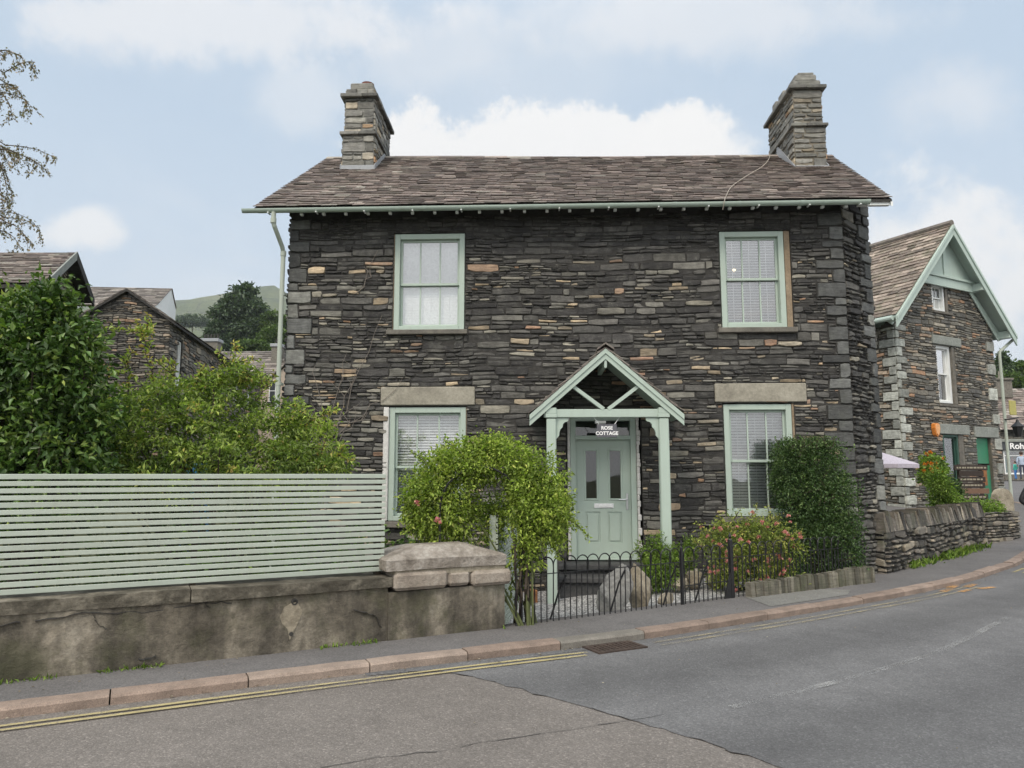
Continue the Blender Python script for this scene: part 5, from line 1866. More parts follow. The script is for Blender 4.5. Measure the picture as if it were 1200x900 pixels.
# ================================================================== FAR SHOP
sh = thing('outdoor_shop', 'distant shop with a purple slate roof and white lettered dark sign across the street', 'shop', at(1190, 562, 45))
x0, x1, YS = 30.05, 40.0, 45
FS = Fr((x0, YS, 0), (1, -.06, 0)); bz = 1.08
m = MB(); rr = clip_rects(rubble(0, 10, bz, 4.2, rg, (.2, .3), (.1, .16), (2, 5), (.2, .8)), [(.25, 3.6, bz, 3.4)])
lay(m, FS, rr, rg, (.02, .015), .01); m.mi = 1
core_panels(m, FS, 0, 10, bz - .3, 4.2, [(.25, 3.6, bz - .3, 3.4)], -.4, -.012)
lay(m, Fr(FS.p(0, 0, -6), FS.N), rubble(0, 6, bz, 4.4, rg, (.2, .3), (.1, .16), (2, 5), (.2, .8)), rg)
m.build('wall', [M['brown_wall'], M['core']], sh)
b = MB(); slates(b, FS.p(-.3, 4.15, .45), FS.p(10.3, 4.15, .45), FS.p(-.3, 7.1, -3), FS.p(10.3, 7.1, -3), .25, (.3, .5), rg, .02)
b.mi = 1; b.extrude([FS.p(-.3, 4.1, .4), FS.p(-.3, 7.05, -3), FS.p(-.3, 4.1, -6.4)], FS.U * 10.5)
b.build('roof', [M['roof'], M['core']], sh)
m = MB(); m.box(FS, 1.0, 2.4, 6.4, 7.55, -3.0, -2.0, .02); m.box(FS, .92, 2.48, 7.55, 7.68, -3.1, -1.9, .02); m.build('chimney', M['brown_wall'], sh)
for u in (1.3, 2.0): m = MB(); m.lathe(FS.p(u, 7.68, -2.5), [(.16, 0), (.13, .5), (.16, .55)], 10); m.build('chimney_pot', M['lintel'], sh)
m = MB(); m.box(FS, .1, 3.8, 2.93, 3.42, .0, .12, .01); sg_ = m.build('sign_board', plain('dark_shop_sign', (.05, .055, .06), .5), sh)
text_mesh('lettering', 'Roh', .52, FS, 1.05, 3.17, .125, M['signtext'], sg_, .01, .012)
m = MB(); m.box(FS, .1, 3.8, 3.43, 3.62, 0, .2, .02); m.build('cornice', M['lintel_grey'], sh)
fo = window(FS, .3, 3.55, 1.45, 2.92, 2.6, sh, ww, 2, None, .0, None, .07)
m = MB(); m.box(FS, .26, 3.6, bz, 1.44, -.2, .03, .01); m.build('stall_riser', M['sill'], sh)
for k, (u, c_) in enumerate(((.55, (.03, .3, .24)), (1.0, (.35, .06, .05)), (1.35, (.1, .12, .3)), (1.75, (.4, .2, .06)), (2.2, (.05, .1, .12)), (2.6, (.3, .05, .12)))):
    m = MB(); m.lathe(FS.p(u, 1.5, -.35), [(.1, 0), (.16, .3), (.2, .7), (.17, .85), (.06, .9), (.05, 1.0)], 10)
    tag(m.build('clothes_mannequin', plain('shop_jacket_%d' % k, c_, .8)), ['teal jacket on a stand at the left end of the shop window', 'red jacket on a stand in the shop window beside the teal one', 'blue jacket on a stand in the shop window', 'orange-brown jacket on a stand in the shop window', 'near-black jacket on a stand in the shop window', 'crimson jacket on a stand at the right of the shop window'][k], 'mannequin', 'jackets in the shop window')
# ================================================================== BUILDINGS BEHIND, LEFT
rg = random.Random(71)
C0 = Vector((-14.367, 30, 0))
cU = Vector((.986, .165, 0)).normalized(); cB = Vector((-cU.y, cU.x, 0))
GC = Fr(C0 - cU * 3.45, cU); SC_ = Fr(C0, cB)
t = thing('stone_barn', 'long brown stone barn with a plain gable end behind the green garden shrubs', 'barn', C0)
topc = lambda u: 9.08 - abs(u - 1.725) * .69
m = MB()
lay(m, GC, rubble(0, 3.45, -.4, 9.05, rg, (.18, .3), (.06, .13), (2, 6), (.15, .8)), rg, (.025, .016), .03, topc, None, .006)
m.mi = 1
m.extrude([GC.p(.02, -.4, -.012), GC.p(3.43, -.4, -.012), GC.p(3.43, 7.85, -.012), GC.p(1.725, 9.0, -.012), GC.p(.02, 7.85, -.012)], -GC.N * .4)
m.build('gable_wall', [M['brown_wall'], M['core']], t)
shl = [(1.1, 1.9, 5.3, 7.3), (13.2, 14.2, 5.6, 6.9), (17, 18, 5.6, 6.9)]
m = MB()
lay(m, SC_, clip_rects(rubble(0, 21.5, 2.5, 7.85, rg, (.25, .4), (.1, .2), (1.5, 4.5), (.3, 1.1)), shl), rg, (.03, .02), .03, None, None, .008)
m.mi = 1; core_panels(m, SC_, .45, 21.5, -.4, 7.85, shl, -.4, -.012)
m.build('side_wall', [M['brown_wall'], M['core']], t)
for h in shl: window(SC_, h[0] + .02, h[1] - .02, h[2] + .02, h[3] - .02, (h[2] + h[3]) / 2, t, (M['white'], M['white']), 1, None, -.05, None, .07)
m = MB()
er0, er1 = GC.p(3.7, 7.78, .25), GC.p(3.7, 7.78, -22)
rr0, rr1 = GC.p(1.725, 9.16, .25), GC.p(1.725, 9.16, -22)
el0, el1 = GC.p(-.35, 7.72, .25), GC.p(-.35, 7.72, -22)
slates(m, er0, er1, rr0, rr1, .3, (.4, .7), rg, .02); slates(m, el1, el0, rr1, rr0, .3, (.4, .7), rg, .02)
m.mi = 1
for q in ((er0, er1, rr1, rr0), (el0, el1, rr1, rr0)):
    m.hexa([x + Vector((0, 0, -.12)) for x in q] + [x + Vector((0, 0, -.015)) for x in q])
m.build('roof', [M['roof_grey'], M['core']], t)

t = thing('slate_roofed_house', 'large slate-roofed house at the far left with its pale-edged gable above the laurel', 'house', (-16, 23, 0))
rA, fA, kA = Vector((-14.87, 24, 8.98)), Vector((-13.6, 20.5, 6.95)), Vector((-15.7, 26.6, 7.95))
Lx = Vector((-13, 0, 0))
m = MB(); slates(m, fA + Lx, fA, rA + Lx, rA, .22, (.3, .5), rg, .02); slates(m, kA, kA + Lx, rA, rA + Lx, .3, (.3, .6), rg, .02)
m.mi = 1
for q in ((fA + Lx, fA, rA, rA + Lx), (kA + Lx, kA, rA, rA + Lx)):
    m.hexa([x + Vector((0, 0, -.12)) for x in q] + [x + Vector((0, 0, -.015)) for x in q])
m.build('roof', [M['roof'], M['core']], t)
ins = Vector((-.55, -.05, 0))
gA = Fr(Vector((fA.x, fA.y, 0)) + ins + Vector((-.1, .45, 0)), Vector((kA.x - fA.x, kA.y - fA.y, 0)))
Lg = Vector((kA.x - fA.x, kA.y - fA.y, 0)).length - .8
tg = lambda u: min(7.05 + u * .54, 8.9, 7.95 + (Lg - u) * .42)
m = MB(); lay(m, gA, rubble(0, Lg, 0, 8.9, rg, (.18, .3), (.07, .15), (2, 5), (.2, .7)), rg, (.025, .015), .02, tg, None, .006)
m.mi = 1
m.extrude([gA.p(0, -.4, -.012), gA.p(Lg, -.4, -.012), gA.p(Lg, tg(Lg), -.012), gA.p(3.4, 8.8, -.012), gA.p(0, tg(0), -.012)], -gA.N * .4)
fw_ = Fr(Vector((fA.x, fA.y, 0)) + ins + Vector((-12.5, .45, 0)), (1, 0, 0))
lay(m, fw_, rubble(0, 12.3, 0, 6.9, rg, (.25, .4), (.1, .2), (2, 4), (.3, .9)), rg)
m.box(fw_, 0, 12.3, -.4, 6.85, -.4, -.012)
m.build('wall', [M['brown_wall'], M['core']], t)
for a, b_ in ((fA, rA), (rA, kA)):
    m = MB(); d_ = Vector((.06, 0, 0)); m.extrude([a + Vector((0, 0, -.26)), b_ + Vector((0, 0, -.26)), b_ + Vector((0, 0, .03)), a + Vector((0, 0, .03))], d_); m.build('bargeboard', M['lintel_grey'] if a is fA else M['core'], t)

t = thing('white_gabled_house', 'grey-roofed house with a plain white gable end behind the stone barn', 'house', (-22, 46, 0))
rB = at(202, 338, 45); fB = at(183, 359, 42); kB = at(207, 362, 48)
Lx = Vector((-9, -.3, .12))
m = MB(); slates(m, fB + Lx, fB, rB + Lx, rB, .3, (.4, .7), rg, .02); slates(m, kB, kB + Lx, rB, rB + Lx, .4, (.4, .7), rg, .02); m.build('roof', M['roof_grey'], t)
m = MB(); o_ = Vector((-.06, 0, -.03))
m.extrude([rB + o_, kB + o_, Vector((kB.x - .06, kB.y, 0)), Vector((fB.x - .06, fB.y, 0)), fB + o_], (-.5, -.02, 0)); m.build('wall', M['white'], t)

cream = rough_mat('cream_roughcast', [(.3, (.33, .27, .21)), (.7, (.43, .365, .295))], 2, .9, .3, 30, .02)
t = thing('cream_rendered_house', 'cream rendered house with a grey slate roof far behind the shrubs beside the cottage downpipe', 'house', (-20, 58, 0))
r0, r1 = at(248, 412, 62), at(372, 411, 62)
e0_, e1_ = Vector((r0.x - .3, 57.5, 8.3)), Vector((r1.x + .3, 57.5, 8.3))
m = MB(); slates(m, e0_, e1_, r0, r1, .35, (.5, .8), rg, .025)
wc = at(308, 451, 55.5); apx = Vector((wc.x + 4.4, 55.5, wc.z + 4.0))
bk_ = Vector((0, 6.5, 0))
slates(m, wc + Vector((-.2, -.2, -.15)), wc + Vector((-.2, 6, -.15)), apx + Vector((0, -.2, 0)), apx + bk_, .35, (.5, .8), rg, .025)
m.build('roof', M['roof_grey'], t)
m = MB()
m.box(W0, r0.x, r1.x, -.4, 8.35, -66, -58)
m.extrude([Vector((r0.x, 58, 8.3)), Vector((r0.x, 66, 8.3)), Vector((r0.x, 62, 11.5))], (r1.x - r0.x, 0, 0))
m.extrude([Vector((wc.x, 55.5, -.4)), Vector((wc.x + 8.8, 55.5, -.4)), Vector((wc.x + 8.8, 55.5, wc.z - .1)), apx + Vector((0, 0, -.15)), Vector((wc.x, 55.5, wc.z - .1))], (0, 2.4, 0))
m.build('wall', cream, t)
wa, wb = at(316, 445, 55.5), at(323, 471, 55.5)
m = MB(); m.box(W0, wa.x, wb.x, wb.z, wa.z, -55.52, -55.46); wn = m.build('window', M['white'], t)
m = MB(); m.box(W0, wa.x + .07, wb.x - .07, wb.z + .06, (wb.z + wa.z) / 2 - .04, -55.46, -55.43 + .0); m.box(W0, wa.x + .07, wb.x - .07, (wb.z + wa.z) / 2 + .04, wa.z - .06, -55.46, -55.43)
m.build('pane', plain('far_window_glass', (.05, .055, .06), .15), wn)
m = MB(); m.box(W0, wa.x - .08, wb.x + .08, wb.z - .12, wb.z - .01, -55.5, -55.36 + .0); m.build('sill', M['iron'], wn)
for (px, py, Y, w_, lab) in ((248, 393, 60.2, .72, 0), (326, 399, 60.8, .4, 1)):
    p = at(px, py, Y)
    m = MB(); m.box(W0, p.x - w_, p.x + w_, p.z - 2.2, p.z - .62, -Y - .45, -Y + .45, .02); ch = m.build('chimney', M['brown_wall'], t)
    m = MB(); m.box(W0, p.x - w_ - .1, p.x + w_ + .1, p.z - .62, p.z - .35, -Y - .55, -Y + .55, .03); m.build('cap', M['lead'], ch)
    for k in range(5 if lab == 0 else 2):
        x = p.x + (k - (2 if lab == 0 else .5)) * .27
        m = MB(); m.lathe((x, Y, p.z - .35), [(.1, 0), (.085, .4), (.11, .44), (.08, .46)], 8); m.build('chimney_pot', M['core'], ch)

# ================================================================== TREES FAR OFF
def tree(name, label, base, h, blobs, nc, per, sig, leaf, mat, seed, group=None, trunk=.3, flat=.6, tr_mat='bark', limbs=7, aspect=.5):
    t = thing(name, label, 'tree', base, group)
    C, D, T, cen = clumps(blobs, nc, per, sig, seed, .3, flat)
    r = np.random.default_rng(seed)
    leaf_obj('crown', C, D, r.uniform(leaf * .6, leaf * 1.3, len(C)), M[mat], t, aspect, T, seed)
    m = MB(); rg = random.Random(seed)
    top = Vector((base[0], base[1], base[2] + h * .85))
    m.tube(wander(base, top, 6, trunk * .3, rg), trunk, 8, trunk * .2)
    for _ in range(limbs):
        k = cen[rg.randrange(len(cen))]
        f = rg.uniform(.25, .75); st = Vector(base).lerp(top, f)
        m.tube(bez(st, st.lerp(Vector(k), .5) + Vector((0, 0, h * .04)), k, 5), trunk * .35, 6, trunk * .06)
    m.build('trunk', M[tr_mat], t)
    return t


b0 = at(284, 430, 120); b0.z = 10
bl = []
for (px, py, rx, ry) in ((285, 341, 10, 8), (282, 354, 20, 8), (292, 364, 20, 7), (272, 368, 22, 8), (300, 378, 18, 8), (266, 384, 20, 8), (290, 388, 26, 9), (258, 397, 14, 9), (312, 394, 16, 9), (282, 402, 26, 8)):
    c_ = at(px, py, 120); k = 121 / 850
    bl.append((c_.x, c_.y, c_.z, rx * k, rx * k * .8, ry * k))
tree('pine_tree', 'tall dark pine on the slope behind the cream house below the fell', b0, 24, bl, 900, 40, .5, .62, 'lf_pine', 91, None, .55, .45)
for k, (px, py, rx, ry, Y, lab, mat) in enumerate((
        (322, 398, 18, 14, 100, 'bright green bushy tree right of the tall pine beside the cottage wall', 'lf_far'),
        (322, 378, 14, 12, 118, 'mid green tree partly hidden behind the cottage downpipe above the bushy tree', 'lf_far'),
        (296, 408, 18, 8, 95, 'low green bush under the tall pine behind the cream roof', 'lf_far'),
        (252, 396, 12, 8, 140, 'dark green tree left of the tall pine above the chimney pots', 'lf_pine'),
        (226, 376, 20, 7, 300, 'blue-green wood edge at the foot of the fell behind the barn roof', 'lf_pine'),
        (1176, 432, 7, 20, 80, 'dark pointed conifer beyond the shop roof at the right edge', 'lf_pine'),
        (1193, 437, 14, 13, 85, 'yellow-green broadleaf tree above the shop roof at the right edge', 'lf_far'),
        (1180, 446, 12, 7, 78, 'green shrub just above the ridge of the shop roof', 'lf_far'))):
    c_ = at(px, py, Y); s_ = Y / 850
    gz_ = c_.z - ry * s_ - 3
    if k in (0, 1, 2, 3): gz_ = c_.z - ry * s_ - 4
    bl = [(c_.x, c_.y, c_.z, rx * s_, rx * s_ * .8, ry * s_), (c_.x - rx * s_ * .5, c_.y, c_.z - ry * s_ * .4, rx * s_ * .6, rx * s_ * .6, ry * s_ * .6), (c_.x + rx * s_ * .5, c_.y, c_.z - ry * s_ * .3, rx * s_ * .6, rx * s_ * .6, ry * s_ * .6)]
    if k == 5: bl = [(c_.x, c_.y, c_.z + ry * s_ * (.75 - .36 * q), rx * s_ * (.18 + .27 * q), rx * s_ * (.18 + .27 * q), ry * s_ * .24) for q in range(5)]
    tree('far_tree', lab, (c_.x, c_.y, gz_), ry * s_ * 2 + 3, bl, 230, 24, .035 * rx * s_ + .18, .42 + .011 * rx * s_ * 3, mat, 200 + k, 'trees on the slopes behind the village', .2, .7)

# wooded slope under the far trees
def slope_r(x, y):
    k = min(1, max(0, (y - 55) / 60)); return 1.0 + 10.5 * k * k * (3 - 2 * k)
hill('hill', 20, 140, 58, 160, slope_r, 30)
def slope_l(x, y):
    k = min(1, max(0, (y - 66) / 55)); k2 = min(1, max(0, (x + 110) / 60)) * min(1, max(0, (8 - x) / 20))
    return -.3 + 13.5 * k * k * (3 - 2 * k) * k2
hill('hill', -110, 8, 66, 330, slope_l, 40)

# ================================================================== SHRUBS BEHIND THE FENCE
def shrub(name, label, cat, base, blobs, nc, per, sig, leaf, mat, seed, stems, inner=.25, flat=1.0, aspect=.42, down=-.1, stem_r=.02, stem_mat='bark', boxy=False, group=None, extra=None, shell=.16, fold=.18):
    t = thing(name, label, cat, base, group)
    C, D, T, cen = clumps(blobs, nc, per, sig, seed, inner, flat, down, shell, .7, boxy)
    if extra is not None:
        C = np.concatenate([C, np.array(extra[0])]); D = np.concatenate([D, np.array(extra[1])])
        T = np.concatenate([T, np.clip(np.random.default_rng(seed + 1).normal(extra[2] if len(extra) > 2 else .7, .15, len(extra[0])), 0, 1)])
    r = np.random.default_rng(seed)
    leaf_obj('foliage', C, D, r.uniform(leaf * .6, leaf * 1.3, len(C)), M[mat], t, aspect, T, seed, .6, fold)
    m = MB(); rg = random.Random(seed)
    for _ in range(stems):
        k = cen[rg.randrange(len(cen))]
        b_ = Vector(base) + Vector((rg.gauss(0, .05), rg.gauss(0, .05), 0))
        m.tube(bez(b_, b_.lerp(Vector(k), .45) + Vector((0, 0, .2 * abs(k[2] - b_.z))), k, 6), stem_r, 5, stem_r * .25)
    if extra is not None and len(extra) > 3:
        for p_ in extra[3]: m.tube(p_, .008, 4, .003)
    m.build('stem', M[stem_mat], t)
    return t


def blobs_at(lst, Y, depth=.8):
    out = []
    for q in lst:
        px, py, rx, ry = q[:4]
        yy = Y + (q[4] if len(q) > 4 else 0)
        c_ = at(px, py, yy); k = yy * 1.01 / 850
        out.append((c_.x, c_.y, c_.z, rx * k, max(rx, ry) * k * depth, ry * k))
    return out


bl = blobs_at([(40, 430, 62, 55), (-10, 400, 60, 60), (70, 500, 62, 60), (10, 500, 70, 60), (60, 375, 30, 32), (92, 450, 34, 36), (30, 365, 40, 28), (-60, 470, 70, 80), (40, 570, 90, 50), (55, 350, 15, 20), (95, 395, 16, 22), (72, 340, 8, 10)], 7.4)
shrub('laurel_shrub', 'large glossy dark green laurel-like shrub rising above the left end of the slatted fence', 'shrub', (-5.0, 7.6, -.3), bl, 820, 26, .08, .088, 'lf_laurel', 101, 14, .35, .9, .46, -.35, .03)

rg = random.Random(111)
bl = blobs_at([(150, 480, 38, 30, .3), (205, 462, 42, 28), (262, 462, 40, 26), (175, 515, 62, 38), (240, 505, 55, 36, -.3), (305, 505, 46, 32), (352, 528, 42, 26), (385, 543, 26, 14), (290, 540, 70, 30, -.3), (130, 535, 40, 36), (330, 482, 26, 16), (285, 440, 26, 14), (190, 565, 110, 30), (345, 500, 26, 12)], 8.3, .9)
tw = []
for (x0, y0, x1, y1) in ((180, 450, 163, 375), (150, 460, 147, 420), (250, 455, 282, 407), (230, 450, 240, 432), (300, 470, 322, 438), (330, 490, 375, 492), (360, 520, 412, 540), (280, 450, 300, 442), (205, 445, 200, 424), (350, 500, 392, 480), (165, 400, 172, 385), (120, 480, 108, 442)):
    a, b_ = at(x0, y0, 8.2), at(x1, y1, 8.2)
    tw.append(wander(a, b_, 5, .03, rg))
    for _ in range(3):
        q = a.lerp(b_, rg.uniform(.2, .9)); tw.append([q, q + Vector((rg.gauss(0, .13), rg.gauss(0, .13), rg.uniform(.02, .2)))])
Cx, Dx = sprays(tw, .0095, .018, 5, .5)
shrub('feathery_maple', 'airy bright green maple-like shrub with orange-tipped twigs behind the middle of the slatted fence', 'shrub', (-3.4, 8.5, -.3), bl, 820, 28, .075, .06, 'lf_acer', 103, 30, .12, .4, .36, -.15, .024, extra=(Cx, Dx, .82, tw), shell=.3)
# a branch of leaves in front of the wall by the downpipe
bl = blobs_at([(365, 508, 26, 20), (345, 495, 16, 12), (395, 540, 20, 12), (325, 600, 26, 40), (355, 570, 26, 26)], 9.5)
shrub('young_shrub', 'small light green shrub against the left corner of the cottage behind the fence', 'shrub', (-2.7, 9.6, -.3), bl, 190, 24, .06, .06, 'lf_rose', 104, 6, .2, .7, .36, 0, .012)
# far-left hedge filler behind the fence so the slats show green and brown
bl = [(-5.5, 7.6, .5, 1.3, .4, .75), (-3.6, 8.2, .45, 1.2, .4, .75), (-2.0, 8.9, .3, .9, .4, .6), (-7.2, 6.6, .5, 1.2, .5, .8), (-2.9, 8.4, .4, .9, .4, .7)]
shrub('low_hedge', 'dark low hedge filling the garden right behind the slatted fence', 'hedge', (-4, 8, -.3), bl, 420, 22, .09, .09, 'lf_laurel', 105, 8, .3, 1, .46, -.2, .02)
p = at(232, 548, 9.6)
m = MB(); fr = fr_az((p.x, p.y, 0), 10); m.box(fr, -.16, .16, .3, p.z + .02, -.1, .1, .03); m.box(fr, -.18, .18, p.z + .021, p.z + .05, -.12, .12, .012)
tag(m.build('water_butt', plain('blue_plastic', (.06, .24, .5), .4)), 'blue plastic tub just showing above the slatted fence under the maple shrub', 'tub')

# birch whose hanging twigs enter at the top left
rg = random.Random(121)
t = thing('birch_tree', 'birch tree with thin drooping grey-brown twigs hanging in at the top left', 'tree', (-11.6, 13.2, -.3))
m = MB(); tp_ = Vector((-11.2, 13.2, 9.3)); m.tube(wander((-11.6, 13.2, -.3), tp_, 8, .08, rg), .16, 8, .03)
paths = []
ends = [(15, 62, 30, 78), (5, 85, 38, 72), (8, 98, 30, 120), (0, 108, 36, 124), (4, 112, 14, 140), (-5, 100, 22, 104), (6, 170, 64, 185), (10, 178, 55, 200), (20, 180, 60, 208), (2, 172, 30, 194), (0, 190, 10, 250), (5, 200, 14, 240), (-4, 205, 4, 262), (4, 230, 8, 246), (0, 248, 40, 262), (5, 255, 46, 268), (10, 262, 30, 280), (0, 270, 22, 288), (-15, 60, 6, 66), (-25, 150, 8, 190), (-30, 90, 2, 130), (-35, 220, -6, 280), (-60, 120, -20, 170), (-50, 60, -15, 110), (-70, 200, -30, 270)]
for (x0, y0, x1, y1) in ends:
    Y = 12.6 + rg.uniform(-.4, .4)
    a, b_ = at(x0, y0, Y), at(x1, y1, Y)
    st = Vector((-11.4, 13.2, min(9, a.z + rg.uniform(.2, .9))))
    pth = bez(st, Vector((a.x - .2, Y, a.z + .25)), a, 5) + bez(a, a.lerp(b_, .6) + Vector((.05, 0, .12)), b_, 5)[1:]
    m.tube(pth, .016, 5, .003)
    paths.append(pth[4:])
    for _ in range(5):
        q = pth[rg.randrange(4, len(pth))]
        e = q + Vector((rg.gauss(.02, .1), rg.gauss(0, .12), -rg.uniform(.08, .34)))
        s_ = [q, q.lerp(e, .5) + Vector((.03, 0, .01)), e]; m.tube(s_, .005, 4, .002); paths.append(s_)
for k in range(34):
    z0_ = rg.uniform(3.2, 9.2); an = rg.uniform(math.pi * .35, math.pi * 1.65); ln_ = rg.uniform(.9, 2.3) * (1.15 - z0_ / 14)
    st = Vector((-11.45, 13.2, z0_)); dv_ = Vector((math.cos(an), math.sin(an), 0))
    e1 = st + dv_ * ln_ + Vector((0, 0, rg.uniform(-.2, .5))); pth = bez(st, st + dv_ * ln_ * .6 + Vector((0, 0, .8)), e1, 5) + [e1 + dv_ * .1 + Vector((0, 0, -rg.uniform(.4, 1.2)))]
    m.tube(pth, .02, 5, .003); paths.append(pth[2:])
    for _ in range(4):
        q = pth[rg.randrange(2, len(pth))]; e = q + Vector((rg.gauss(0, .15), rg.gauss(0, .15), -rg.uniform(.2, .7)))
        s_ = [q, q.lerp(e, .5), e]; m.tube(s_, .005, 4, .002); paths.append(s_)
m.build('trunk', M['bark'], t)
C, D = sprays(paths, .017, .02, 9, .6, -.5)
leaf_obj('foliage', C, D, np.random.default_rng(4).uniform(.03, .065, len(C)), M['lf_birch'], t, .6, None, 7)

# ================================================================== ROSE ARCH, HEDGE, FLOWERS
rg = random.Random(131)
YA = 7.75
bl = blobs_at([(520, 575, 40, 42), (505, 612, 28, 24), (545, 545, 40, 28), (585, 540, 42, 24), (625, 560, 34, 34), (500, 590, 26, 36), (578, 610, 18, 30, .25, ), (640, 600, 26, 36, -.1), (535, 610, 26, 26), (613, 590, 14, 40, -.1), (652, 620, 13, 24), (570, 527, 30, 12), (618, 640, 10, 30, -.12), (628, 590, 26, 40, 0)], YA, .75)
paths = []
for (x0, y0, x1, y1) in ((560, 530, 567, 507), (540, 530, 520, 512), (600, 528, 614, 514), (490, 570, 470, 560), (486, 590, 474, 612), (645, 565, 668, 556), (655, 590, 668, 604), (655, 620, 668, 642), (640, 620, 655, 655), (620, 630, 612, 690), (610, 640, 606, 705), (628, 640, 636, 668), (660, 600, 690, 630), (600, 640, 598, 700), (500, 545, 482, 530), (650, 575, 672, 590)):
    a, b_ = at(x0, y0, YA - .15), at(x1, y1, YA - .15)
    paths.append(wander(a, b_, 5, .015, rg))
Cx, Dx = sprays(paths, .0055, .016, 6, .6, -.3)
t = shrub('rose_arch', 'bushy yellow-green climbing rose forming an arch behind the pier with bare stems at its right', 'shrub', (.16, 7.52, -.05), bl, 1000, 32, .055, .046, 'lf_rose', 107, 10, .22, .9, .42, -.25, .014, 'greenstem', extra=(Cx, Dx, .55, paths), shell=.24)
m = MB()
for (x0, y0, xm, ym, x1, y1, r_) in ((603, 731, 606, 690, 600, 600, .02), (611, 731, 609, 680, 618, 590, .016), (617, 728, 616, 690, 626, 600, .018), (621, 729, 619, 700, 612, 620, .013), (606, 731, 612, 700, 608, 640, .013)):
    Y = 7.48
    a = ground_pt(x0, y0, -.02); a = Vector((a.x, a.y + .05, -.08))
    m.tube(wander(a, at(xm, ym, Y), 4, .006, rg) + wander(at(xm, ym, Y), at(x1, y1, Y + .2), 4, .012, rg)[1:], r_, 7, r_ * .6)
m.build('climbing_stem', M['bark'], t)
# the hidden arch that carries the rose
m = MB()
for yy in (7.55, 7.95):
    arc = [Vector((.1 - .42 + .42 * math.cos(q), yy, 1.15 + .42 * math.sin(q))) for q in [math.pi * j / 10 for j in range(11)]]
    m.tube([Vector((.1, yy, -.1))] + arc + [Vector((-.74, yy, -.1))], .012, 6)
m.build('arch_frame', M['iron'], t)


def blooms(parent, pts, mat, size, seed, name='bloom'):
    r = random.Random(seed)
    me = None
    for p_ in pts:
        if me is None:
            C, D = [], []
            for k in range(14):
                q = Vector((r.gauss(0, 1), r.gauss(0, 1), r.gauss(.3, 1))).normalized()
                C.append(q * size * .12); D.append(q + Vector((0, -.2, .4)))
            o = leaf_obj(name, C, D, [size * r.uniform(.6, .9) for _ in C], M[mat], None, .9, None, seed, .3, .25)
            me = o
        else:
            o = me.copy(); COL.objects.link(o)
        o.parent = parent; o.location = Vector(p_) - OFF[parent.name]
        s_ = r.uniform(.7, 1.2); o.scale = (s_, s_, s_); o.rotation_euler = (r.uniform(-.5, .5), r.uniform(-.5, .5), r.uniform(0, 6))


blooms(t, [at(513, 610, YA - .42), at(489, 590, YA - .3)], 'pink', .045, 3)

# clipped hedge block in front of the right window
rg = random.Random(151); paths = []
for _ in range(60):
    q = Vector((rg.uniform(3.95, 4.85), rg.uniform(10.3, 10.6), rg.uniform(.2, 1.9)))
    paths.append([q, q + Vector((rg.gauss(0, .07), -rg.uniform(.02, .12), rg.uniform(.02, .16)))])
for _ in range(40):
    q = Vector((rg.uniform(3.95, 4.7), rg.uniform(10.4, 10.8), 1.86)); paths.append([q, q + Vector((rg.gauss(0, .05), rg.gauss(0, .05), rg.uniform(.05, .2)))])
Hx, Hd = sprays(paths, .008, .012, 12, .6, .1)
bl = [(4.36, 10.68, 1.25, .48, .34, .7), (4.44, 10.58, .48, .46, .3, .44), (4.5, 10.6, .9, .43, .3, .5), (4.28, 10.68, 1.74, .38, .3, .2), (4.05, 10.64, 1.5, .2, .25, .35)]
shrub('clipped_hedge', 'dark green clipped hedge block in front of the lower right window at the cottage corner', 'hedge', (4.4, 10.66, -.1), bl, 1500, 26, .05, .036, 'lf_hedge', 109, 12, .2, 1, .5, .0, .02, boxy=True, shell=.15, extra=(Hx, Hd, .75, paths))

bl = blobs_at([(858, 640, 34, 28), (895, 628, 32, 24), (872, 620, 28, 20), (838, 628, 20, 14), (915, 650, 24, 26), (880, 665, 40, 24, .0), (850, 668, 22, 22), (925, 632, 14, 12), (905, 675, 36, 20)], 9.85, .6)
rg = random.Random(141); paths = []
for (x0, y0, x1, y1) in ((860, 610, 868, 596), (880, 610, 888, 594), (900, 615, 915, 602), (835, 625, 816, 612), (920, 630, 938, 622), (845, 615, 842, 602), (905, 612, 900, 594), (930, 640, 942, 640), (820, 640, 812, 630)):
    paths.append(wander(at(x0, y0, 9.75), at(x1, y1, 9.75), 4, .015, rg))
Cx, Dx = sprays(paths, .007, .015, 8, .6)
t = shrub('pink_flowering_shrub', 'loose yellow-green shrub covered in pink flowers behind the railing below the right window', 'shrub', (2.95, 9.95, -.05), bl, 430, 26, .055, .042, 'lf_shrub', 113, 14, .25, .9, .4, -.1, .01, 'bark', extra=(Cx, Dx, .7, paths), shell=.25)
pts = []
for _ in range(62):
    k = rg.randrange(9)
    q = bl[k]
    a_ = rg.uniform(0, 6.28); s_ = rg.uniform(.3, 1.0)
    pts.append((q[0] + q[3] * s_ * math.cos(a_), q[1] - q[4] * math.sqrt(max(.05, 1 - s_ * s_)) - .03, q[2] + q[5] * s_ * math.sin(a_) * .9 + .03))
for (x, y) in ((924, 605), (926, 612), (910, 614), (938, 630), (860, 686), (862, 692), (866, 706), (857, 660), (845, 640), (893, 612), (843, 639), (868, 633), (884, 656)):
    p_ = at(x, y, 9.45); pts.append(tuple(p_))
blooms(t, pts, 'pink', .042, 5)

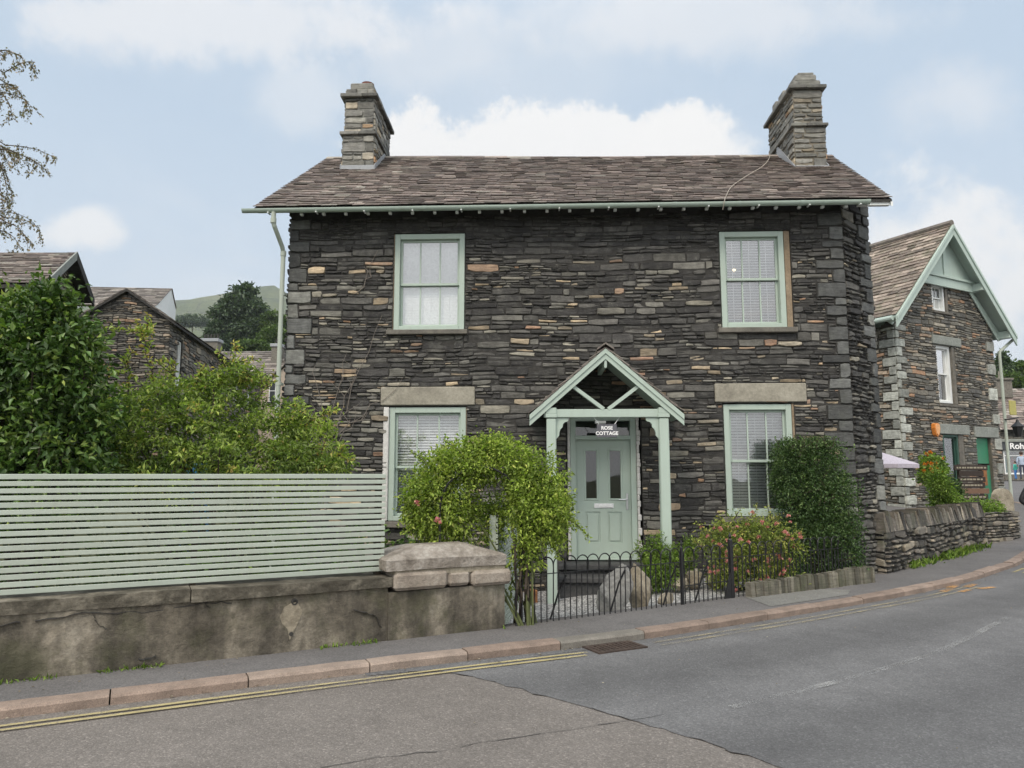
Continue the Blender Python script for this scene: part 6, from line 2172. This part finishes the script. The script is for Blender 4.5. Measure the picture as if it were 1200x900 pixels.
bl = blobs_at([(765, 668, 16, 22), (785, 668, 12, 22), (758, 650, 10, 12), (792, 650, 7, 14), (770, 640, 8, 10)], 10.0, .8)
shrub('lime_fern', 'lime green feathery fern between the doorsteps and the right porch post', 'fern', (1.95, 10.0, -.1), bl, 130, 26, .045, .05, 'lf_lime', 115, 8, .2, 1, .3, .2, .006, 'greenstem', shell=.3)
bl = blobs_at([(806, 655, 8, 10), (810, 640, 6, 8)], 10.4, .8)
shrub('small_fern', 'small green plant growing by the cottage wall behind the slim gate post', 'fern', (2.5, 10.4, -.05), bl, 40, 22, .04, .05, 'lf_lime', 116, 5, .2, 1, .3, .2, .005, 'greenstem')

# green weeds along the dry stone wall
C, D = [], []
r = np.random.default_rng(8)
for i in range(1500):
    u = L_ = r.uniform(.9, 5.7); w = abs(r.normal(0, .06)) + .02
    q = DF.p(u, 0, w); dens = math.sin(u * 2.1) * .5 + .5
    if r.random() > dens * .8 + .1 or (u < 1.7 and r.random() < .6): continue
    C.append((q.x, q.y, -.02)); D.append((r.normal(0, .5), r.normal(0, .5), 1.0))
tag(leaf_obj('weeds', C, D, r.uniform(.06, .2, len(C)), M['lf_lime'], None, .14, None, 9), kind='stuff')

# fallen leaves and grit along the gutter and the wall foot
C, D = [], []
r = np.random.default_rng(15)
for i in range(900):
    s_ = r.uniform(.5, KS[-1] - 16)
    k_ = r.random()
    if k_ < .5: q = kpoint(s_, abs(r.normal(0, .08)) + .01, -.062)
    elif k_ < .75: q = kpoint(s_, -r.uniform(.16, .9), .002)
    else: q = kpoint(s_, r.uniform(.2, 3.2) ** 1.0, -.06)
    if k_ >= .75 and r.random() < .75: continue
    C.append(tuple(q)); a_ = r.uniform(0, 6.28); D.append((math.cos(a_), math.sin(a_), .12))
lit = leaf_mat('dry_litter', [(0, (.09, .065, .035)), (.5, (.2, .15, .085)), (1, (.34, .31, .24))], .1, .8)
tag(leaf_obj('leaf_litter', C, D, r.uniform(.008, .03, len(C)), lit, None, .6, None, 10, 4.0, .08), kind='stuff')

C, D = [], []
for i in range(700):
    u_ = r.uniform(-5.5, .0)
    if math.sin(u_ * 3.1) + math.sin(u_ * 7.7 + 1) < .35: continue
    q = WF.p(u_, 0, abs(r.normal(0, .025)) + .012); C.append((q.x, q.y, -.01)); D.append((r.normal(0, .5), r.normal(0, .5), 1.0))
tag(leaf_obj('wall_weeds', C, D, r.uniform(.015, .06, len(C)), M['lf_lime'], None, .22, None, 19), kind='stuff')

# flowers and climber on the gabled building
bl = blobs_at([(1092, 545, 11, 10), (1100, 552, 8, 9), (1086, 556, 7, 8)], 18.4, .8)
t = shrub('hanging_basket', 'basket of orange and yellow flowers hanging on the gabled building below the orange box', 'basket', tuple(at(1094, 560, 18.4)), bl, 110, 24, .06, .085, 'lf_lime', 117, 6, .3, 1, .6, -.2, .01, 'greenstem')
rg = random.Random(19)
blooms(t, [at(1092 + rg.gauss(0, 8), 545 + rg.gauss(0, 8), 18.0 + rg.random() * .2) for _ in range(15)], 'orange_fl', .075, 9)
bl = blobs_at([(1102, 572, 10, 18), (1106, 588, 13, 14), (1098, 560, 7, 12), (1112, 592, 10, 10)], 17.3, .8)
shrub('green_climber', 'tall fresh green bushy plant just behind the dry stone wall coping', 'plant', tuple(at(1104, 602, 17.3)), bl, 220, 26, .06, .07, 'lf_lime', 118, 7, .3, 1, .3, .1, .012, 'greenstem')
bl = blobs_at([(1120, 579, 9, 6), (1117, 570, 6, 6)], 17.9, .8)
shrub('teal_shrub', 'small blue-green plant between the tall green plant and the menu sign', 'plant', tuple(at(1120, 590, 17.9)), bl, 60, 22, .05, .07, 'lf_hedge', 119, 4, .3, 1, .4, .1, .01, 'greenstem')


# ================================================================== PEOPLE
def person(label, base, H, face, top_m, leg_m, hair_m, skin_m, arm='down', group=None):
    """one continuous skinned body facing the angle FACE (degrees, 0 = away from the camera)"""
    k = H / 1.75
    V = {'pelvis': (0, 0, .95), 'waist': (0, 0, 1.1), 'chest': (0, .01, 1.3), 'neck': (0, .0, 1.47), 'chin': (0, .02, 1.55), 'head': (0, .02, 1.65),
         'hl': (-.09, 0, .9), 'kl': (-.1, .02, .5), 'al': (-.1, -.01, .09), 'tl': (-.11, .14, .03), 'hr': (.09, 0, .9), 'kr': (.1, .08, .5), 'ar': (.1, .0, .09), 'tr': (.11, .15, .03),
         'sl': (-.18, 0, 1.41), 'el': (-.25, -.04, 1.13), 'wl': (-.24, .06, .89), 'fl': (-.235, .09, .8), 'sr': (.18, 0, 1.41), 'er': (.26, -.04, 1.13), 'wr': (.22, .09, .9), 'fr': (.2, .12, .82)}
    if arm == 'pockets':
        V['el'] = (-.33, -.08, 1.13); V['wl'] = (-.21, .06, .98); V['fl'] = (-.15, .09, .94); V['er'] = (.33, -.08, 1.13); V['wr'] = (.21, .06, .98); V['fr'] = (.15, .09, .94)
    Rr = {'pelvis': (.15, .115), 'waist': (.135, .1), 'chest': (.165, .115), 'neck': (.06, .06), 'chin': (.075, .085), 'head': (.085, .1), 'hl': (.085,) * 2, 'hr': (.085,) * 2, 'kl': (.06,) * 2, 'kr': (.06,) * 2,
          'al': (.042,) * 2, 'ar': (.042,) * 2, 'tl': (.04, .03), 'tr': (.04, .03), 'sl': (.065,) * 2, 'sr': (.065,) * 2, 'el': (.05,) * 2, 'er': (.05,) * 2, 'wl': (.035,) * 2, 'wr': (.035,) * 2, 'fl': (.03,) * 2, 'fr': (.03,) * 2}
    E = [('pelvis', 'waist'), ('waist', 'chest'), ('chest', 'neck'), ('neck', 'chin'), ('chin', 'head'), ('pelvis', 'hl'), ('hl', 'kl'), ('kl', 'al'), ('al', 'tl'), ('pelvis', 'hr'), ('hr', 'kr'), ('kr', 'ar'), ('ar', 'tr'),
         ('chest', 'sl'), ('sl', 'el'), ('el', 'wl'), ('wl', 'fl'), ('chest', 'sr'), ('sr', 'er'), ('er', 'wr'), ('wr', 'fr')]
    names = list(V)
    a = R(face); ca, sa = math.cos(a), math.sin(a)
    tw = lambda p: Vector((p[0] * ca - p[1] * sa, p[0] * sa + p[1] * ca, p[2])) * k
    me = bpy.data.meshes.new('body')
    me.from_pydata([tw(V[n]) for n in names], [(names.index(a_), names.index(b_)) for a_, b_ in E], [])
    o = bpy.data.objects.new('body_tmp', me); COL.objects.link(o)
    o.modifiers.new('skin', 'SKIN'); o.modifiers.new('sub', 'SUBSURF').levels = 2
    for i, n in enumerate(names):
        sv = me.skin_vertices[0].data[i]; sv.radius = (Rr[n][0] * k, Rr[n][1] * k); sv.use_root = n == 'pelvis'
    bpy.context.view_layer.update()
    bm_ = bpy.data.meshes.new_from_object(o.evaluated_get(bpy.context.evaluated_depsgraph_get()))
    bpy.data.objects.remove(o)
    bm_.name = 'person'
    for m_ in (top_m, leg_m, skin_m, M['iron']): bm_.materials.append(m_)
    for f in bm_.polygons:
        z = f.center.z / k
        d = math.hypot(f.center.x, f.center.y) / k
        mi = 0 if z > .93 else 1
        if z < .09: mi = 3
        if z > 1.475: mi = 2
        if d > .17 and .7 < z < .9: mi = 2
        f.material_index = mi; f.use_smooth = True
    b_ = bpy.data.objects.new('person', bm_); COL.objects.link(b_); b_.location = base
    OFF[b_.name] = Vector(base)
    tag(b_, label, 'person', group)
    m = MB(); hp = tw((0, .0, 1.69))
    import bmesh
    bm2 = bmesh.new(); bmesh.ops.create_icosphere(bm2, subdivisions=2, radius=1)
    vs = []
    for v in bm2.verts:
        p_ = Vector((v.co.x * .1, v.co.y * .118 - .012, v.co.z * .12))
        if v.co.y > .35 and v.co.z < .35: p_.y *= .45
        q = tw((p_.x, p_.y, p_.z + 1.675)); vs.append(q + Vector(base))
    m.raw(vs, [tuple(v.index for v in f.verts) for f in bm2.faces]); bm2.free()
    m.build('hair', hair_m, b_, smooth=True)
    m = MB()
    for s_ in (-1, 1):
        e = tw((s_ * .035, .112, 1.655)) + Vector(base); m.lathe(e, [(.001, -.012), (.011, 0), (.001, .012)], 6)
    m.build('eyes', M['iron'], b_)
    m = MB(); m.lathe(tw((0, .115, 1.615)) + Vector(base), [(.016, -.02), (.014, .0), (.004, .03)], 6); m.build('nose', skin_m, b_)
    m = MB()
    for s_ in (-1, 1): m.lathe(tw((s_ * .095, .02, 1.64)) + Vector(base), [(.008, -.03), (.018, 0), (.008, .03)], 6)
    m.build('ears', skin_m, b_)
    return b_


skin = plain('skin', (.45, .27, .2), .6); hair = plain('brown_hair', (.05, .03, .02), .7)
pb = Vector((10.0, 14.0, -.12 + rise(10.1, 14)))
person('person in a black jacket standing with hands in pockets at the right edge', pb, 1.72, 200, plain('black_jacket', (.016, .016, .018), .7), plain('dark_trousers', (.03, .033, .045), .8), hair, skin, 'pockets')
q = at(1191, 562, 43.5); person('child in a teal top and blue shorts standing outside the shop window', (q.x, q.y, q.z), 1.08, 20, plain('teal_top', (.06, .42, .33), .8), plain('blue_shorts', (.06, .2, .5), .8), hair, skin)
q = at(1199, 562, 43.0); person('adult in a pale blue shirt standing beside the child outside the shop', (q.x, q.y, q.z), 1.62, -30, plain('pale_blue_shirt', (.38, .45, .55), .8), plain('dark_jeans', (.05, .06, .09), .8), hair, skin)

# ================================================================== SKY, SUN, AIR
SUN_EL, SUN_AZ = 50, 205
w = bpy.data.worlds.new('World'); SC.world = w; w.use_nodes = True
nt = w.node_tree; n = Nd.__new__(Nd); n.nt = nt
bg = nt.nodes['Background']
sky = nt.nodes.new('ShaderNodeTexSky'); sky.sky_type = 'NISHITA'; sky.sun_disc = False
sky.sun_elevation = R(SUN_EL); sky.sun_rotation = R(SUN_AZ); sky.air_density = 1.0; sky.dust_density = 2.0; sky.ozone_density = 1.5
tc = nt.nodes.new('ShaderNodeTexCoord'); n.pos = tc.outputs['Generated']
sx = nt.nodes.new('ShaderNodeSeparateXYZ'); n.link(n.pos, sx.inputs[0])
X, Y, Z = sx.outputs
PALE = (5.2, 6.3, 7.45); CLOUD = (7.95, 7.87, 7.78); GREYC = (7.2, 7.25, 7.4)
base = n.mix(.78, sky.outputs[0], PALE)
hz = n.ramp(Z, [(.0, 1), (.45, 0)])
base = n.mix(n.math('MULTIPLY', hz, .55), base, (7.1, 7.5, 7.9))
# broken cloud over the whole dome
zz = n.math('ADD', n.math('MAXIMUM', Z, 0), .28)
cb = nt.nodes.new('ShaderNodeCombineXYZ')
n.link(n.math('DIVIDE', X, zz), cb.inputs[0]); n.link(n.math('DIVIDE', Y, zz), cb.inputs[1])
gen = n.noise(1.3, 7, .55, cb.outputs[0], .3)
back = n.ramp(Y, [(.0, 1), (.35, 0)])
gm = n.math('MULTIPLY', n.math('MAXIMUM', n.ramp(gen, [(.42, 0), (.62, 1)], 'EASE'), n.math('MULTIPLY', back, .75)), n.math('ADD', n.math('MULTIPLY', back, .75), .22))
base = n.mix(gm, base, CLOUD)
# the cloud banks the photograph shows in front
ysafe = n.math('MAXIMUM', Y, .08)
Ux = n.math('DIVIDE', X, ysafe); Vz = n.math('DIVIDE', Z, ysafe)
wob = n.noise(6.5, 10, .68); wob2 = n.noise(2.6, 5, .55)
wv = n.math('ADD', n.math('MULTIPLY', n.math('SUBTRACT', wob, .5), 2.3), n.math('MULTIPLY', n.math('SUBTRACT', wob2, .5), 2.0))
front = n.ramp(Y, [(.1, 0), (.3, 1)])
for (px, py, rx, ry, op, colr, soft) in (
        (180, 20, 330, 70, .75, GREYC, .55), (520, 60, 130, 70, .35, GREYC, .8), (900, 20, 380, 75, .6, GREYC, .8), (1130, 110, 130, 80, .5, GREYC, .8),
        (640, 185, 270, 78, .95, CLOUD, .28), (360, 120, 90, 60, .35, CLOUD, .8), (95, 268, 70, 36, .75, CLOUD, .6), (1140, 320, 220, 150, .85, CLOUD, .5), (800, 180, 130, 60, .8, CLOUD, .5), (150, 420, 300, 90, .5, CLOUD, .9)):
    a_, b_ = (px - 600) / F, (450 - py) / F
    yy = CP - SP * b_
    u0, v0 = a_ / yy, (SP + CP * b_) / yy
    du = n.math('DIVIDE', n.math('SUBTRACT', Ux, u0), rx / F); dv = n.math('DIVIDE', n.math('SUBTRACT', Vz, v0), ry / F)
    rr = n.math('SQRT', n.math('ADD', n.math('MULTIPLY', du, du), n.math('MULTIPLY', dv, dv)))
    f = n.math('ADD', n.math('SUBTRACT', 1, rr), wv)
    f = n.math('MULTIPLY', n.ramp(f, [(0, 0), (min(1, soft), 1)], 'EASE'), n.math('MULTIPLY', front, op))
    base = n.mix(f, base, colr)
# a bright overcast dome: lighter overhead and on the sun's side than near the horizon
zen = n.ramp(Z, [(.52, 0), (.95, 1)], 'EASE')
sunny = n.math('MULTIPLY', n.ramp(n.math('MULTIPLY', Y, -1), [(.0, 0), (.6, 1)], 'EASE'), n.ramp(Z, [(.05, 0), (.35, 1)]))
lift = n.math('ADD', 1, n.math('ADD', n.math('MULTIPLY', zen, .9), n.math('MULTIPLY', sunny, .8)))
vm = nt.nodes.new('ShaderNodeVectorMath'); vm.operation = 'SCALE'
n.link(base, vm.inputs[0]); n.link(lift, vm.inputs['Scale'])
n.link(vm.outputs[0], bg.inputs[0])
bg.inputs[1].default_value = .088

sun = bpy.data.lights.new('sun', 'SUN'); sun.energy = 1.5; sun.angle = R(18); sun.color = (1, .88, .74)
so = bpy.data.objects.new('sun', sun); COL.objects.link(so)
to = Vector((math.sin(R(SUN_AZ)) * math.cos(R(SUN_EL)), math.cos(R(SUN_AZ)) * math.cos(R(SUN_EL)), math.sin(R(SUN_EL))))
so.rotation_euler = (-to).to_track_quat('-Z', 'Y').to_euler()
so.location = to * 50

HAZE = .00026
if HAZE:
    m, nt_, b_ = new_mat('thin_air'); nt_.nodes.remove(b_)
    pv = nt_.nodes.new('ShaderNodeVolumePrincipled'); pv.inputs['Density'].default_value = HAZE; pv.inputs['Color'].default_value = (.85, .9, .95, 1); pv.inputs['Anisotropy'].default_value = .2
    nt_.links.new(pv.outputs[0], nt_.nodes['Material Output'].inputs['Volume'])
    q = MB(); q.box(W0, -2400, 2400, -1.4, 345, -2400, 330)
    tag(q.build('haze', m), kind='stuff')

vs_ = SC.view_settings
vs_.view_transform = 'Standard'; vs_.look = 'None'; vs_.gamma = 1; vs_.exposure = 0.5; vs_.use_curve_mapping = False
SC.render.engine = 'CYCLES'
SC.cycles.use_denoising = True
SC.cycles.max_bounces = 6; SC.cycles.diffuse_bounces = 3; SC.cycles.glossy_bounces = 3; SC.cycles.transparent_max_bounces = 12
SC.cycles.volume_bounces = 0
SC.cycles.sample_clamp_indirect = 6
